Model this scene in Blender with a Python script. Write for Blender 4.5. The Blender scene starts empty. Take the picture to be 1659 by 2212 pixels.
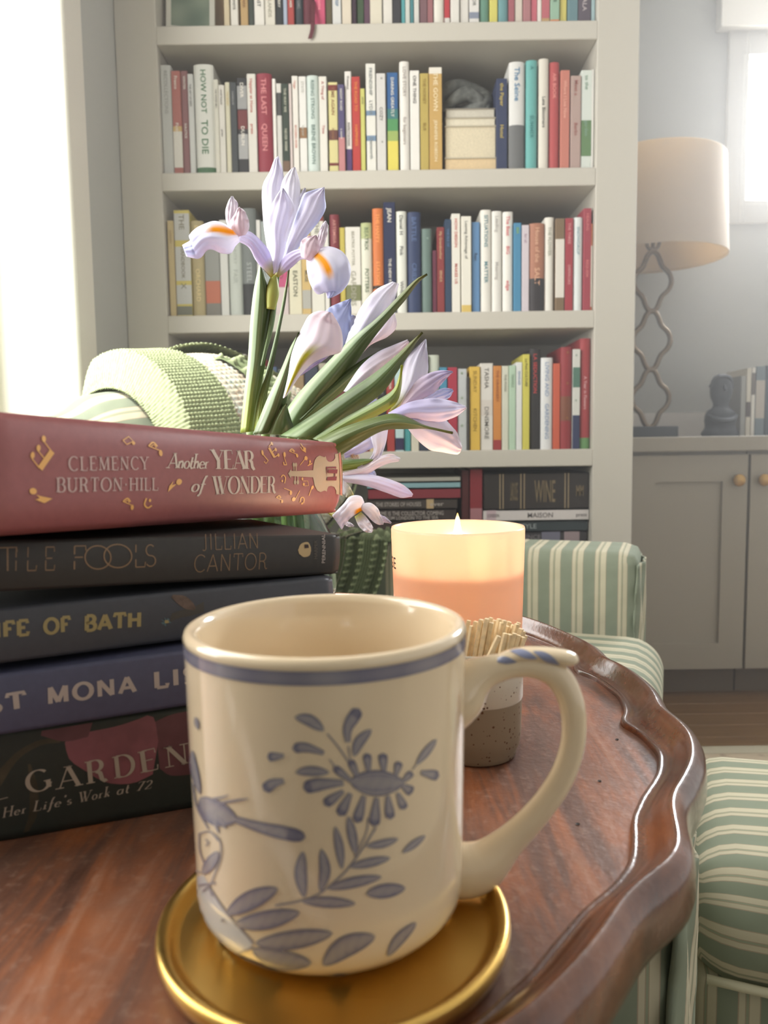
import bpy, bmesh, math, random
import numpy as np
from math import sin, cos, pi, radians, sqrt, atan2, hypot
from mathutils import Vector, Matrix
random.seed(7)
S = bpy.context.scene
C = S.collection

# ------------------------------------------------------------------ camera
H = .80; FPX = 1660.0; PITCH = radians(5.3); ROLL = radians(.78)
_f = Vector((0, cos(PITCH), -sin(PITCH))); _u0 = Vector((0, sin(PITCH), cos(PITCH))); _r0 = Vector((1, 0, 0))
_R = cos(ROLL)*_r0 - sin(ROLL)*_u0; _U = sin(ROLL)*_r0 + cos(ROLL)*_u0
cam = bpy.data.cameras.new('camera'); camo = bpy.data.objects.new('camera', cam); C.objects.link(camo)
M = Matrix(((_R.x, _U.x, -_f.x, 0), (_R.y, _U.y, -_f.y, 0), (_R.z, _U.z, -_f.z, H), (0, 0, 0, 1)))
camo.matrix_world = M
cam.sensor_fit = 'VERTICAL'; cam.sensor_height = 36; cam.sensor_width = 27; cam.lens = FPX/2212*36
cam.clip_start = .01; cam.dof.use_dof = True; cam.dof.focus_distance = .50; cam.dof.aperture_fstop = 14
S.camera = camo

# ------------------------------------------------------------------ world, exposure, lights
S.view_settings.view_transform = 'Standard'; S.view_settings.look = 'None'
S.view_settings.gamma = 1; S.view_settings.use_curve_mapping = False
S.view_settings.exposure = 0.0
W = bpy.data.worlds.new('world'); S.world = W; W.use_nodes = True
bg = W.node_tree.nodes['Background']; bg.inputs[0].default_value = (1.0, .978, .94, 1); bg.inputs[1].default_value = .90
def area(name, loc, target, sx, sy, power, col):
    l = bpy.data.lights.new(name, 'AREA'); l.shape = 'RECTANGLE'; l.size = sx; l.size_y = sy; l.energy = power; l.color = col
    o = bpy.data.objects.new(name, l); C.objects.link(o); o.location = loc
    o.rotation_euler = (Vector(target)-Vector(loc)).to_track_quat('-Z', 'Y').to_euler(); return o
area('daylight_left_window', (-.80, .74, 1.42), (.2, .74, 1.3), 1.22, 1.30, 38, (1, .985, .95))
area('daylight_back_window', (1.86, 2.87, 1.92), (1.86, 0, 1.6), 1.0, .56, 125, (.95, .97, 1))
sl = bpy.data.lights.new('sun', 'SUN'); sl.energy = 7; sl.angle = radians(8); sl.color = (1, .96, .88)
so = bpy.data.objects.new('sun', sl); C.objects.link(so)
so.rotation_euler = Vector((.80, .34, -1.50)).to_track_quat('-Z', 'Y').to_euler()

def ray(x, y):
    x = float(x); y = float(y)
    return _f + (x-829.5)/FPX*_R - (y-1106)/FPX*_U
CAM = Vector((0, 0, H))
def atY(x, y, Y):
    d = ray(x, y); return CAM + d*(float(Y)/d.y)
def atZ(x, y, z):
    d = ray(x, y); return CAM + d*((z-H)/d.z)

# ------------------------------------------------------------------ materials
def lin(c):
    return tuple(((v/255)/12.92 if v/255 <= .04045 else ((v/255+.055)/1.055)**2.4) for v in c)
_mats = {}
def mat(name, col, rough=.6, metal=0, spec=.5, noise=0, nscale=30, coat=0, bump=0, bscale=60):
    key = (name, col, rough, metal, spec, noise, nscale)
    if key in _mats: return _mats[key]
    m = bpy.data.materials.new(name); m.use_nodes = True; nt = m.node_tree; b = nt.nodes['Principled BSDF']
    b.inputs['Roughness'].default_value = rough; b.inputs['Metallic'].default_value = metal
    b.inputs['Specular IOR Level'].default_value = spec; b.inputs['Coat Weight'].default_value = coat
    L = lin(col)
    b.inputs['Base Color'].default_value = (*L, 1)
    if noise:
        tc = nt.nodes.new('ShaderNodeTexCoord'); n = nt.nodes.new('ShaderNodeTexNoise'); n.inputs['Scale'].default_value = nscale
        n.inputs['Detail'].default_value = 4; nt.links.new(tc.outputs['Object'], n.inputs['Vector'])
        r = nt.nodes.new('ShaderNodeValToRGB'); r.color_ramp.elements[0].position = .35; r.color_ramp.elements[1].position = .65
        r.color_ramp.elements[0].color = (*[v*(1-noise) for v in L], 1); r.color_ramp.elements[1].color = (*[min(1, v*(1+noise)) for v in L], 1)
        nt.links.new(n.outputs['Fac'], r.inputs['Fac']); nt.links.new(r.outputs[0], b.inputs['Base Color'])
    if bump:
        tc = nt.nodes.new('ShaderNodeTexCoord'); n = nt.nodes.new('ShaderNodeTexNoise'); n.inputs['Scale'].default_value = bscale
        nt.links.new(tc.outputs['Object'], n.inputs['Vector']); bp = nt.nodes.new('ShaderNodeBump'); bp.inputs['Strength'].default_value = bump
        bp.inputs['Distance'].default_value = .01
        nt.links.new(n.outputs['Fac'], bp.inputs['Height']); nt.links.new(bp.outputs[0], b.inputs['Normal'])
    _mats[key] = m; return m
def vcmat(name, rough=.5, transl=0, spec=.3, coat=0, noise=0, nscale=200):
    m = bpy.data.materials.new(name); m.use_nodes = True; nt = m.node_tree; b = nt.nodes['Principled BSDF']
    b.inputs['Roughness'].default_value = rough; b.inputs['Specular IOR Level'].default_value = spec; b.inputs['Coat Weight'].default_value = coat
    a = nt.nodes.new('ShaderNodeAttribute'); a.attribute_name = 'Col'; src = a.outputs['Color']
    if noise:
        tc = nt.nodes.new('ShaderNodeTexCoord'); n = nt.nodes.new('ShaderNodeTexNoise'); n.inputs['Scale'].default_value = nscale
        nt.links.new(tc.outputs['Object'], n.inputs['Vector'])
        mx = nt.nodes.new('ShaderNodeMix'); mx.data_type = 'RGBA'; mx.blend_type = 'OVERLAY'; mx.inputs[0].default_value = noise
        nt.links.new(src, mx.inputs[6]); nt.links.new(n.outputs['Fac'], mx.inputs[7]); src = mx.outputs[2]
    nt.links.new(src, b.inputs['Base Color'])
    if transl:
        t = nt.nodes.new('ShaderNodeBsdfTranslucent'); nt.links.new(src, t.inputs['Color'])
        mix = nt.nodes.new('ShaderNodeMixShader'); mix.inputs[0].default_value = transl
        nt.links.new(b.outputs[0], mix.inputs[1]); nt.links.new(t.outputs[0], mix.inputs[2])
        nt.links.new(mix.outputs[0], nt.nodes['Material Output'].inputs[0])
    return m
def emis(name, col, st):
    m = bpy.data.materials.new(name); m.use_nodes = True; nt = m.node_tree; nt.nodes.clear()
    e = nt.nodes.new('ShaderNodeEmission'); e.inputs[0].default_value = (*lin(col), 1); e.inputs[1].default_value = st
    o = nt.nodes.new('ShaderNodeOutputMaterial'); nt.links.new(e.outputs[0], o.inputs[0]); return m

# ------------------------------------------------------------------ mesh helpers
def obj(name, V, Fc, m=None, parent=None, smooth=False, cols=None, uvs=None, bevel=0, bseg=2):
    me = bpy.data.meshes.new(name); me.from_pydata([tuple(v) for v in V], [], [tuple(f) for f in Fc]); me.update()
    if cols is not None:
        at = me.color_attributes.new('Col', 'FLOAT_COLOR', 'POINT')
        arr = np.ones((len(V), 4), dtype=np.float32); arr[:, :3] = np.array(cols, dtype=np.float32)
        at.data.foreach_set('color', arr.ravel())
    if uvs is not None:
        uv = me.uv_layers.new(name='UVMap'); li = np.zeros(len(me.loops), dtype=np.int32); me.loops.foreach_get('vertex_index', li)
        uv.data.foreach_set('uv', np.array(uvs, dtype=np.float32)[li].ravel())
    if bevel:
        bm = bmesh.new(); bm.from_mesh(me); bmesh.ops.bevel(bm, geom=bm.edges[:], offset=bevel, segments=bseg, affect='EDGES', profile=.5)
        bm.to_mesh(me); bm.free()
    bm = None
    if smooth: me.shade_smooth()
    if m: me.materials.append(m)
    o = bpy.data.objects.new(name, me); C.objects.link(o)
    if parent: o.parent = parent
    return o
def fixn(o):
    bm = bmesh.new(); bm.from_mesh(o.data); bmesh.ops.recalc_face_normals(bm, faces=bm.faces[:]); bm.to_mesh(o.data); bm.free(); return o
def empty(name, loc=(0, 0, 0)):
    o = bpy.data.objects.new(name, None); o.empty_display_size = .02; C.objects.link(o); return o
def tag(o, label, cat, group=None, kind=None):
    if label: o['label'] = label
    if cat: o['category'] = cat
    if group: o['group'] = group
    if kind: o['kind'] = kind
    return o
def structure(o): o['kind'] = 'structure'; return o
BF = [(0, 1, 3, 2), (4, 6, 7, 5), (0, 4, 5, 1), (2, 3, 7, 6), (0, 2, 6, 4), (1, 5, 7, 3)]
def boxv(a, b):
    return [(x, y, z) for x in (a[0], b[0]) for y in (a[1], b[1]) for z in (a[2], b[2])]
def box(name, a, b, m, parent=None, bevel=0, bseg=2, smooth=False):
    o = obj(name, boxv(a, b), BF, m, parent, bevel=bevel, bseg=bseg, smooth=smooth); return fixn(o)
def boxes(name, L, m, parent=None):
    V = []; Fc = []
    for a, b in L:
        n = len(V); V += boxv(a, b); Fc += [tuple(i+n for i in f) for f in BF]
    return fixn(obj(name, V, Fc, m, parent))
def obox(name, O, ex, ey, ez, sx, sy, sz, m, parent=None, bevel=0, bseg=2, smooth=False):
    V = [O + ex*(i*sx) + ey*(j*sy) + ez*(k*sz) for i in (0, 1) for j in (0, 1) for k in (0, 1)]
    return fixn(obj(name, V, BF, m, parent, bevel=bevel, bseg=bseg, smooth=smooth))
def lathe(name, prof, cx, cy, m, parent=None, n=96, smooth=True, cap=False, sx=1, sy=1, colf=None):
    V = []; Fc = []; cols = []
    for r, z in prof:
        for i in range(n):
            t = 2*pi*i/n; V.append((cx+r*cos(t)*sx, cy+r*sin(t)*sy, z))
            if colf: cols.append(colf(r, z, t))
    for j in range(len(prof)-1):
        for i in range(n):
            a = j*n+i; b = j*n+(i+1) % n; Fc.append((a, b, b+n, a+n))
    if cap: Fc.append(tuple(reversed(range(n)))); Fc.append(tuple(range((len(prof)-1)*n, len(prof)*n)))
    return fixn(obj(name, V, Fc, m, parent, smooth, cols=cols or None))
def catmull(P, n):
    P = [np.array(p, float) for p in P]
    if len(P) == 2: return [P[0]+(P[1]-P[0])*i/(n-1) for i in range(n)]
    seg = [0]
    for i in range(1, len(P)): seg.append(seg[-1]+max(1e-9, float(np.linalg.norm(P[i]-P[i-1]))))
    out = []
    for k in range(n):
        d = seg[-1]*k/(n-1); i = 0
        while i < len(P)-2 and seg[i+1] < d: i += 1
        t = (d-seg[i])/(seg[i+1]-seg[i]); p1, p2 = P[i], P[i+1]
        p0 = P[i-1] if i > 0 else 2*p1-p2; p3 = P[i+2] if i+2 < len(P) else 2*p2-p1
        out.append(.5*((2*p1)+(-p0+p2)*t+(2*p0-5*p1+4*p2-p3)*t*t+(-p0+3*p1-3*p2+p3)*t**3))
    return out
def tube(name, P, R, m, parent=None, n=10, samples=None, smooth=True, flat=1.0, up=None, cols=None):
    Q = catmull([tuple(p)+(r if isinstance(r, (int, float)) else 0,) for p, r in zip(P, R)], samples or len(P)*6)
    V = []; Fc = []; prev = Vector(up) if up else None
    for k, q in enumerate(Q):
        a = Vector(Q[max(0, k-1)][:3]); b = Vector(Q[min(len(Q)-1, k+1)][:3]); t = (b-a).normalized()
        if prev is None: prev = t.orthogonal()
        x = (prev - t*prev.dot(t)).normalized(); y = t.cross(x)
        if not up: prev = x
        for i in range(n):
            an = 2*pi*i/n; V.append(Vector(q[:3]) + x*cos(an)*q[3]*flat + y*sin(an)*q[3])
    for k in range(len(Q)-1):
        for i in range(n):
            a = k*n+i; b = k*n+(i+1) % n; Fc.append((a, b, b+n, a+n))
    Fc.append(tuple(reversed(range(n)))); Fc.append(tuple(range((len(Q)-1)*n, len(Q)*n)))
    return fixn(obj(name, V, Fc, m, parent, smooth))

# ------------------------------------------------------------------ stroke lettering
def arc(cx, cy, rx, ry, a0, a1, n=14):
    return [(cx+rx*cos(radians(a0+(a1-a0)*i/n)), cy+ry*sin(radians(a0+(a1-a0)*i/n))) for i in range(n+1)]
# kind: T thick stem, t hairline, c contrast curve
def glyph(ch):
    g = {
     'A': (.72, [([(.02, 0), (.36, 1)], 't'), ([(.36, 1), (.70, 0)], 'T'), ([(.13, .32), (.59, .32)], 't')]),
     'B': (.60, [([(.1, 0), (.1, 1)], 'T'), ([(.1, 1), (.32, 1)]+arc(.32, .76, .2, .24, 90, -90)+[(.1, .52)], 'c'), ([(.1, .52), (.34, .52)]+arc(.34, .26, .23, .26, 90, -90)+[(.1, 0)], 'c')]),
     'C': (.74, [(arc(.42, .5, .38, .5, 45, 315, 24), 'c')]),
     'D': (.74, [([(.1, 0), (.1, 1)], 'T'), ([(.1, 1), (.3, 1)]+arc(.3, .5, .4, .5, 90, -90, 20)+[(.1, 0)], 'c')]),
     'E': (.58, [([(.1, 0), (.1, 1)], 'T'), ([(.1, 1), (.52, 1), (.53, .8)], 't'), ([(.1, .52), (.42, .52)], 't'), ([(.1, 0), (.54, 0), (.56, .22)], 't')]),
     'F': (.54, [([(.1, 0), (.1, 1)], 'T'), ([(.1, 1), (.5, 1), (.51, .8)], 't'), ([(.1, .52), (.4, .52)], 't')]),
     'G': (.78, [(arc(.42, .5, .38, .5, 45, 340, 24), 'c'), ([(.72, .42), (.72, .08)], 'T'), ([(.58, .42), (.82, .42)], 't')]),
     'H': (.76, [([(.1, 0), (.1, 1)], 'T'), ([(.64, 0), (.64, 1)], 'T'), ([(.1, .52), (.64, .52)], 't')]),
     'I': (.26, [([(.13, 0), (.13, 1)], 'T')]),
     'J': (.40, [([(.28, 1), (.28, .12)]+arc(.15, .1, .13, .14, 0, -140, 6), 'T')]),
     'K': (.70, [([(.1, 0), (.1, 1)], 'T'), ([(.1, .4), (.6, 1)], 't'), ([(.28, .6), (.66, 0)], 'T')]),
     'L': (.56, [([(.1, 0), (.1, 1)], 'T'), ([(.1, 0), (.52, 0), (.54, .22)], 't')]),
     'M': (.90, [([(.1, 0), (.12, 1)], 't'), ([(.12, 1), (.44, .05)], 'T'), ([(.44, .05), (.76, 1)], 't'), ([(.78, 1), (.78, 0)], 'T')]),
     'N': (.78, [([(.1, 0), (.1, 1)], 't'), ([(.1, 1), (.66, 0)], 'T'), ([(.66, 0), (.66, 1)], 't')]),
     'O': (.84, [(arc(.42, .5, .38, .5, 0, 360, 30), 'c')]),
     'P': (.58, [([(.1, 0), (.1, 1)], 'T'), ([(.1, 1), (.3, 1)]+arc(.3, .74, .22, .26, 90, -90)+[(.1, .48)], 'c')]),
     'R': (.68, [([(.1, 0), (.1, 1)], 'T'), ([(.1, 1), (.3, 1)]+arc(.3, .75, .22, .25, 90, -90)+[(.1, .5)], 'c'), ([(.32, .5), (.45, .4), (.50, .1), (.58, .01), (.66, .06)], 'T')]),
     'S': (.56, [(arc(.28, .75, .2, .25, 40, 270, 14)+arc(.28, .25, .22, .25, 90, -150, 14), 'c')]),
     'T': (.66, [([(.33, 0), (.33, 1)], 'T'), ([(.03, .8), (.03, 1), (.63, 1), (.63, .8)], 't')]),
     'U': (.74, [([(.1, 1), (.1, .3)], 'T'), ([(.1, .35)]+arc(.36, .3, .26, .3, 180, 360, 12), 'c'), ([(.62, .3), (.62, 1)], 't')]),
     'V': (.70, [([(.02, 1), (.35, 0)], 'T'), ([(.35, 0), (.68, 1)], 't')]),
     'W': (1.0, [([(.02, 1), (.30, 0)], 'T'), ([(.30, 0), (.52, .9)], 't'), ([(.36, 1), (.64, 0)], 'T'), ([(.64, 0), (.94, 1)], 't')]),
     'X': (.70, [([(.05, 1), (.65, 0)], 'T'), ([(.05, 0), (.65, 1)], 't')]),
     'Y': (.70, [([(.03, 1), (.36, .45)], 'T'), ([(.36, .45), (.67, 1)], 't'), ([(.36, .5), (.36, 0)], 'T')]),
     'a': (.50, [(arc(.22, .22, .19, .24, 60, 330, 16), 'c'), ([(.42, .46), (.42, .06), (.48, .03)], 'T')]),
     'e': (.46, [([(.05, .25), (.4, .25)], 't'), (arc(.23, .23, .19, .24, 5, 320, 18), 'c')]),
     'f': (.34, [([(.02, -.25), (.1, -.28), (.16, -.15), (.18, .2), (.2, .7), (.27, .98), (.36, .98)], 'T'), ([(.06, .46), (.36, .46)], 't')]),
     'h': (.50, [([(.1, 0), (.1, 1)], 'T'), ([(.1, .3), (.2, .44), (.32, .46), (.38, .36), (.38, 0)], 'T')]),
     'i': (.20, [([(.1, 0), (.1, .46)], 'T'), ([(.1, .62), (.1, .70)], 'T')]),
     'k': (.46, [([(.1, 0), (.1, 1)], 'T'), ([(.1, .2), (.4, .46)], 't'), ([(.2, .28), (.42, 0)], 'T')]),
     'n': (.50, [([(.1, 0), (.1, .46)], 'T'), ([(.1, .3), (.2, .44), (.32, .46), (.38, .36), (.38, 0)], 'T')]),
     'o': (.46, [(arc(.23, .23, .19, .24, 0, 360, 20), 'c')]),
     'r': (.36, [([(.1, 0), (.1, .46)], 'T'), ([(.1, .28), (.18, .42), (.3, .47)], 't')]),
     's': (.36, [(arc(.18, .35, .12, .12, 40, 270, 8)+arc(.18, .12, .13, .12, 90, -150, 8), 'c')]),
     't': (.32, [([(.14, .75), (.12, .1), (.2, 0), (.28, .04)], 'T'), ([(.02, .46), (.3, .46)], 't')]),
     'u': (.50, [([(.1, .46), (.1, .1), (.2, 0), (.36, .1)], 'T'), ([(.4, .46), (.4, 0)], 'T')]),
     '7': (.50, [([(.04, .85), (.04, 1), (.46, 1)], 't'), ([(.46, 1), (.18, 0)], 'T')]),
     '2': (.54, [(arc(.25, .72, .2, .27, 160, -30, 12)+[(.06, .02)], 'c'), ([(.06, .02), (.5, .02), (.52, .2)], 't')]),
     "'": (.16, [([(.08, 1), (.06, .8)], 'T')]), '-': (.30, [([(.07, .48), (.2, .48)], 'T')]), '.': (.2, [([(.1, .0), (.1, .06)], 'T')]),
     ' ': (.38, [])}
    return g.get(ch, g[' '])
def ribbon(P, wf, out, m=1):
    """variable-width ribbon in 2D; out collects (verts2d, faces)"""
    V, Fc = out; n0 = len(V); n = len(P)
    for k in range(n):
        a = P[max(0, k-1)]; b = P[min(n-1, k+1)]; dx, dy = b[0]-a[0], b[1]-a[1]; L = hypot(dx, dy) or 1e-9; dx /= L; dy /= L
        w = wf(k/(n-1), dx, dy)/2
        for j in range(m+1):
            s = -1+2*j/m; V.append((P[k][0]-dy*w*s, P[k][1]+dx*w*s))
    for k in range(n-1):
        for j in range(m):
            a = n0+k*(m+1)+j; Fc.append((a, a+1, a+m+2, a+m+1))
def text_strokes(s, thick=.15, thin=.04, serif=True, shear=0, space=.08):
    V = []; Fc = []; x = 0
    for ch in s:
        w, st = glyph(ch); v2 = []; out = (v2, [])
        for pts, k in st:
            if k == 'c': wf = lambda t, dx, dy: thin+(thick-thin)*abs(dy)**1.5
            elif k == 'T': wf = lambda t, dx, dy: thick
            else: wf = lambda t, dx, dy: thin
            ribbon(pts, wf, out)
            if serif and k != 'c':
                for e in (pts[0], pts[-1]):
                    if (abs(e[1]) < .01 or abs(e[1]-1) < .01) and abs(pts[0][1]-pts[-1][1]) > .3 and len(pts) == 2:
                        hw = thick*.5+.07
                        yy = e[1]+(thin/2 if e[1] < .5 else -thin/2)
                        ribbon([(e[0]-hw, yy), (e[0]+hw, yy)], lambda t, dx, dy: thin, out)
        n = len(V); V += [(x+a+b*shear, b) for a, b in v2]; Fc += [tuple(i+n for i in f) for f in out[1]]
        x += w+space
    return V, Fc, x-space
_tc = {}
def bfont(s, bold=0):
    if (s, bold) in _tc: return _tc[(s, bold)]
    cu = bpy.data.curves.new('lettering', 'FONT'); cu.body = s; cu.resolution_u = 2; cu.offset = bold
    o = bpy.data.objects.new('lettering', cu); me = bpy.data.meshes.new_from_object(o)
    V = [(v.co.x, v.co.y) for v in me.vertices]; Fc = [tuple(p.vertices) for p in me.polygons]
    bpy.data.objects.remove(o); bpy.data.curves.remove(cu); bpy.data.meshes.remove(me)
    if not V: V = [(0, 0)]
    x0 = min(v[0] for v in V); x1 = max(v[0] for v in V); y1 = .70
    V = [((v[0]-x0), v[1]/y1) for v in V]
    r = (V, Fc, x1-x0); _tc[(s, bold)] = r; return r

# ================================================================== ROOM
m_wall = mat('grey_wall_paint', (168, 168, 162), .8)
m_white = mat('warm_white_paint', (216, 211, 200), .45)
m_trim = mat('cream_trim_paint', (232, 230, 218), .5)
m_cab = mat('taupe_cabinet_paint', (158, 150, 134), .5)
def wood_floor():
    m = bpy.data.materials.new('floor_wood'); m.use_nodes = True; nt = m.node_tree; b = nt.nodes['Principled BSDF']
    tc = nt.nodes.new('ShaderNodeTexCoord'); mp = nt.nodes.new('ShaderNodeMapping'); mp.inputs['Scale'].default_value = (2, 30, 30)
    oi = nt.nodes.new('ShaderNodeObjectInfo')
    n = nt.nodes.new('ShaderNodeTexNoise'); n.inputs['Scale'].default_value = 3; n.inputs['Detail'].default_value = 6
    r = nt.nodes.new('ShaderNodeValToRGB'); r.color_ramp.elements[0].color = (*lin((92, 66, 40)), 1); r.color_ramp.elements[1].color = (*lin((150, 116, 78)), 1)
    nt.links.new(tc.outputs['Object'], mp.inputs[0]); nt.links.new(mp.outputs[0], n.inputs['Vector']); nt.links.new(n.outputs['Fac'], r.inputs[0])
    nt.links.new(r.outputs[0], b.inputs['Base Color']); b.inputs['Roughness'].default_value = .35; return m
m_floor = wood_floor()
fl = structure(box('floor', (-.62, -2, -.03), (3, 2.85, -.004), mat('subfloor', (60, 45, 30)), None))
y = 1.30; k = 0
while y < 2.36:
    xs = [-.5, .25+.5*((k*37) % 10)/10, 1.3+.6*((k*53) % 10)/10, 3.0]
    for a, b in zip(xs, xs[1:]):
        box('plank', (a+.0008, y+.0008, -.0035), (b-.0008, y+.0852, 0), m_floor, fl, bevel=.0012, bseg=1)
    y += .086; k += 1
XW = -.54
# left wall with window opening Y .10..1.362, Z .72..2.15
WY0, WY1, WZ0, WZ1 = .12, 1.362, .70, 2.10
structure(boxes('wall_left', [((XW-.18, WY1, 0), (XW, 2.85, 2.6)), ((XW-.18, -2, 0), (XW, WY0, 2.6)), ((XW-.18, WY0, 0), (XW, WY1, WZ0)), ((XW-.18, WY0, WZ1), (XW, WY1, 2.6))], m_wall))
wl = structure(boxes('window_1', [((XW-.16, WY1-.012, WZ0), (XW+.0, WY1-.0005, WZ1)), ((XW-.16, WY0, WZ0), (XW, WY0+.012, WZ1)), ((XW-.16, WY0, WZ1-.012), (XW, WY1, WZ1))], m_trim))
fixn(wl)
cs = boxes('window_casing', [((XW, WY1-.012, WZ0-.04), (XW+.02, WY1+.062, WZ1+.07)), ((XW, WY0-.06, WZ0-.04), (XW+.02, WY0+.012, WZ1+.07)), ((XW, WY0, WZ1-.012), (XW+.02, WY1, WZ1+.07))], m_white, wl)
tube('window_bead', [(XW+.011, WY1-.013, WZ0), (XW+.011, WY1-.013, WZ1)], [.0085]*2, m_trim, wl, n=16)
box('window_sill', (XW-.16, WY0-.04, WZ0-.03), (XW+.05, WY1+.04, WZ0), m_trim, wl, bevel=.004)
boxes('window_sash', [((XW-.16, WY0+.012, WZ0), (XW-.125, WY0+.06, WZ1-.012)), ((XW-.16, WY1-.05, WZ0), (XW-.125, WY1-.012, WZ1-.012)), ((XW-.16, WY0+.012, WZ0), (XW-.125, WY1-.012, WZ0+.05)), ((XW-.16, WY0+.012, WZ1-.06), (XW-.125, WY1-.012, WZ1-.012)), ((XW-.155, WY0+.012, 1.38), (XW-.13, WY1-.012, 1.41))], m_trim, wl)
# back wall with window 2
YB = 2.78
gx0 = atY(1617, 200, YB).x; gx1 = gx0+1.0; gz1 = atY(1640, 130, YB).z; gz0 = atY(1640, 430, YB).z
structure(boxes('wall_back', [((XW-.18, YB, 0), (gx0-.02, YB+.12, 2.6)), ((gx1+.02, YB, 0), (3, YB+.12, 2.6)), ((gx0-.02, YB, 0), (gx1+.02, YB+.12, gz0-.02)), ((gx0-.02, YB, gz1+.02), (gx1+.02, YB+.12, 2.6))], m_wall))
cx0 = atY(1567, 250, YB).x; cz0 = atY(1600, 485, YB).z; hz0 = atY(1600, 72, YB).z; hx0 = atY(1545, 40, YB).x
w2 = structure(boxes('window_2', [((gx0-.02, YB, gz0-.02), (gx0, YB+.12, gz1+.02)), ((gx1, YB, gz0-.02), (gx1+.02, YB+.12, gz1+.02)), ((gx0, YB, gz0-.02), (gx1, YB+.12, gz0)), ((gx0, YB, gz1), (gx1, YB+.12, gz1+.02))], m_trim))
boxes('window_casing', [((cx0, YB-.02, cz0), (gx0-.01, YB, hz0)), ((gx0-.01, YB-.02, cz0), (gx1+.1, YB, gz0-.01)), ((gx1+.01, YB-.02, gz0), (gx1+.1, YB, hz0)), ((gx0-.01, YB-.02, gz1+.01), (gx1+.01, YB, hz0))], m_white, w2)
box('window_header', (hx0, YB-.05, hz0), (gx1+.14, YB, hz0+.16), m_white, w2, bevel=.004)
boxes('window_sash', [((gx0, YB+.04, gz0), (gx0+.012, YB+.07, gz1)), ((gx1-.02, YB+.04, gz0), (gx1, YB+.07, gz1)), ((gx0, YB+.04, gz1-.02), (gx1, YB+.07, gz1)), ((gx0, YB+.04, gz0), (gx1, YB+.07, gz0+.012))], m_trim, w2)
structure(box('light_block_wall', (-.72, -1.62, 0), (1.2, -1.5, 2.6), m_wall))  # unseen partial wall added behind the camera to dim the foreground
structure(box('ceiling', (-.72, -2, 2.6), (3, 2.9, 2.66), mat('ceiling_paint', (230, 228, 222), .9)))
structure(box('baseboard_back', (.3, YB-.018, .79), (3, YB, .885), mat('backsplash_paint', (205, 200, 194), .5)))

# ------------------------------------------------------------------ bookcase
YF = 1.66; XL, XR = -.4535, .4515
ZS = [1.652, 1.3615, 1.0695, .7765]; ZD = .535; BT = .0365
bc = empty('bookcase'); tag(bc, 'tall built-in bookcase painted warm white, full of books', 'bookcase')
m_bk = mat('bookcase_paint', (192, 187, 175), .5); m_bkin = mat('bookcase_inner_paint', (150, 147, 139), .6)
box('side_stile', (XW+.001, YF, .0), (XL, YF+.02, 2.5), m_bk, bc, bevel=.0015, bseg=1)
box('side_stile', (XR, YF, .0), (XR+.0865, YF+.02, 2.5), m_bk, bc, bevel=.0015, bseg=1)
box('side_panel', (XL-.02, YF+.02, .0), (XL, YF+.31, 2.5), m_bk, bc)
box('side_panel', (XR, YF+.02, .0), (XR+.0865, YF+.31, 2.5), m_bk, bc)
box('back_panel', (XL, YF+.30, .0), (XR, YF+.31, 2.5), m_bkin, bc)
box('top_board', (XL, YF, 2.46), (XR, YF+.30, 2.5), m_bk, bc)
for z in ZS: box('shelf_board', (XL, YF, z-BT), (XR, YF+.30, z), m_bk, bc, bevel=.0015, bseg=1)
box('shelf_board', (XL, YF, ZD-.04), (XR, YF+.30, ZD), m_bk, bc, bevel=.0015, bseg=1)
for a, b in ((XL+.002, -.003), (-.001, XR-.002)):
    d = box('door', (a, YF-.004, .10), (b, YF+.016, ZD-.045), m_bk, bc, bevel=.002, bseg=1)
    box('knob', ((a+b)/2-.012, YF-.026, .40), ((a+b)/2+.012, YF-.004, .424), mat('brass_knob', (176, 140, 84), .3, 1), d, bevel=.008, bseg=3)

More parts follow.
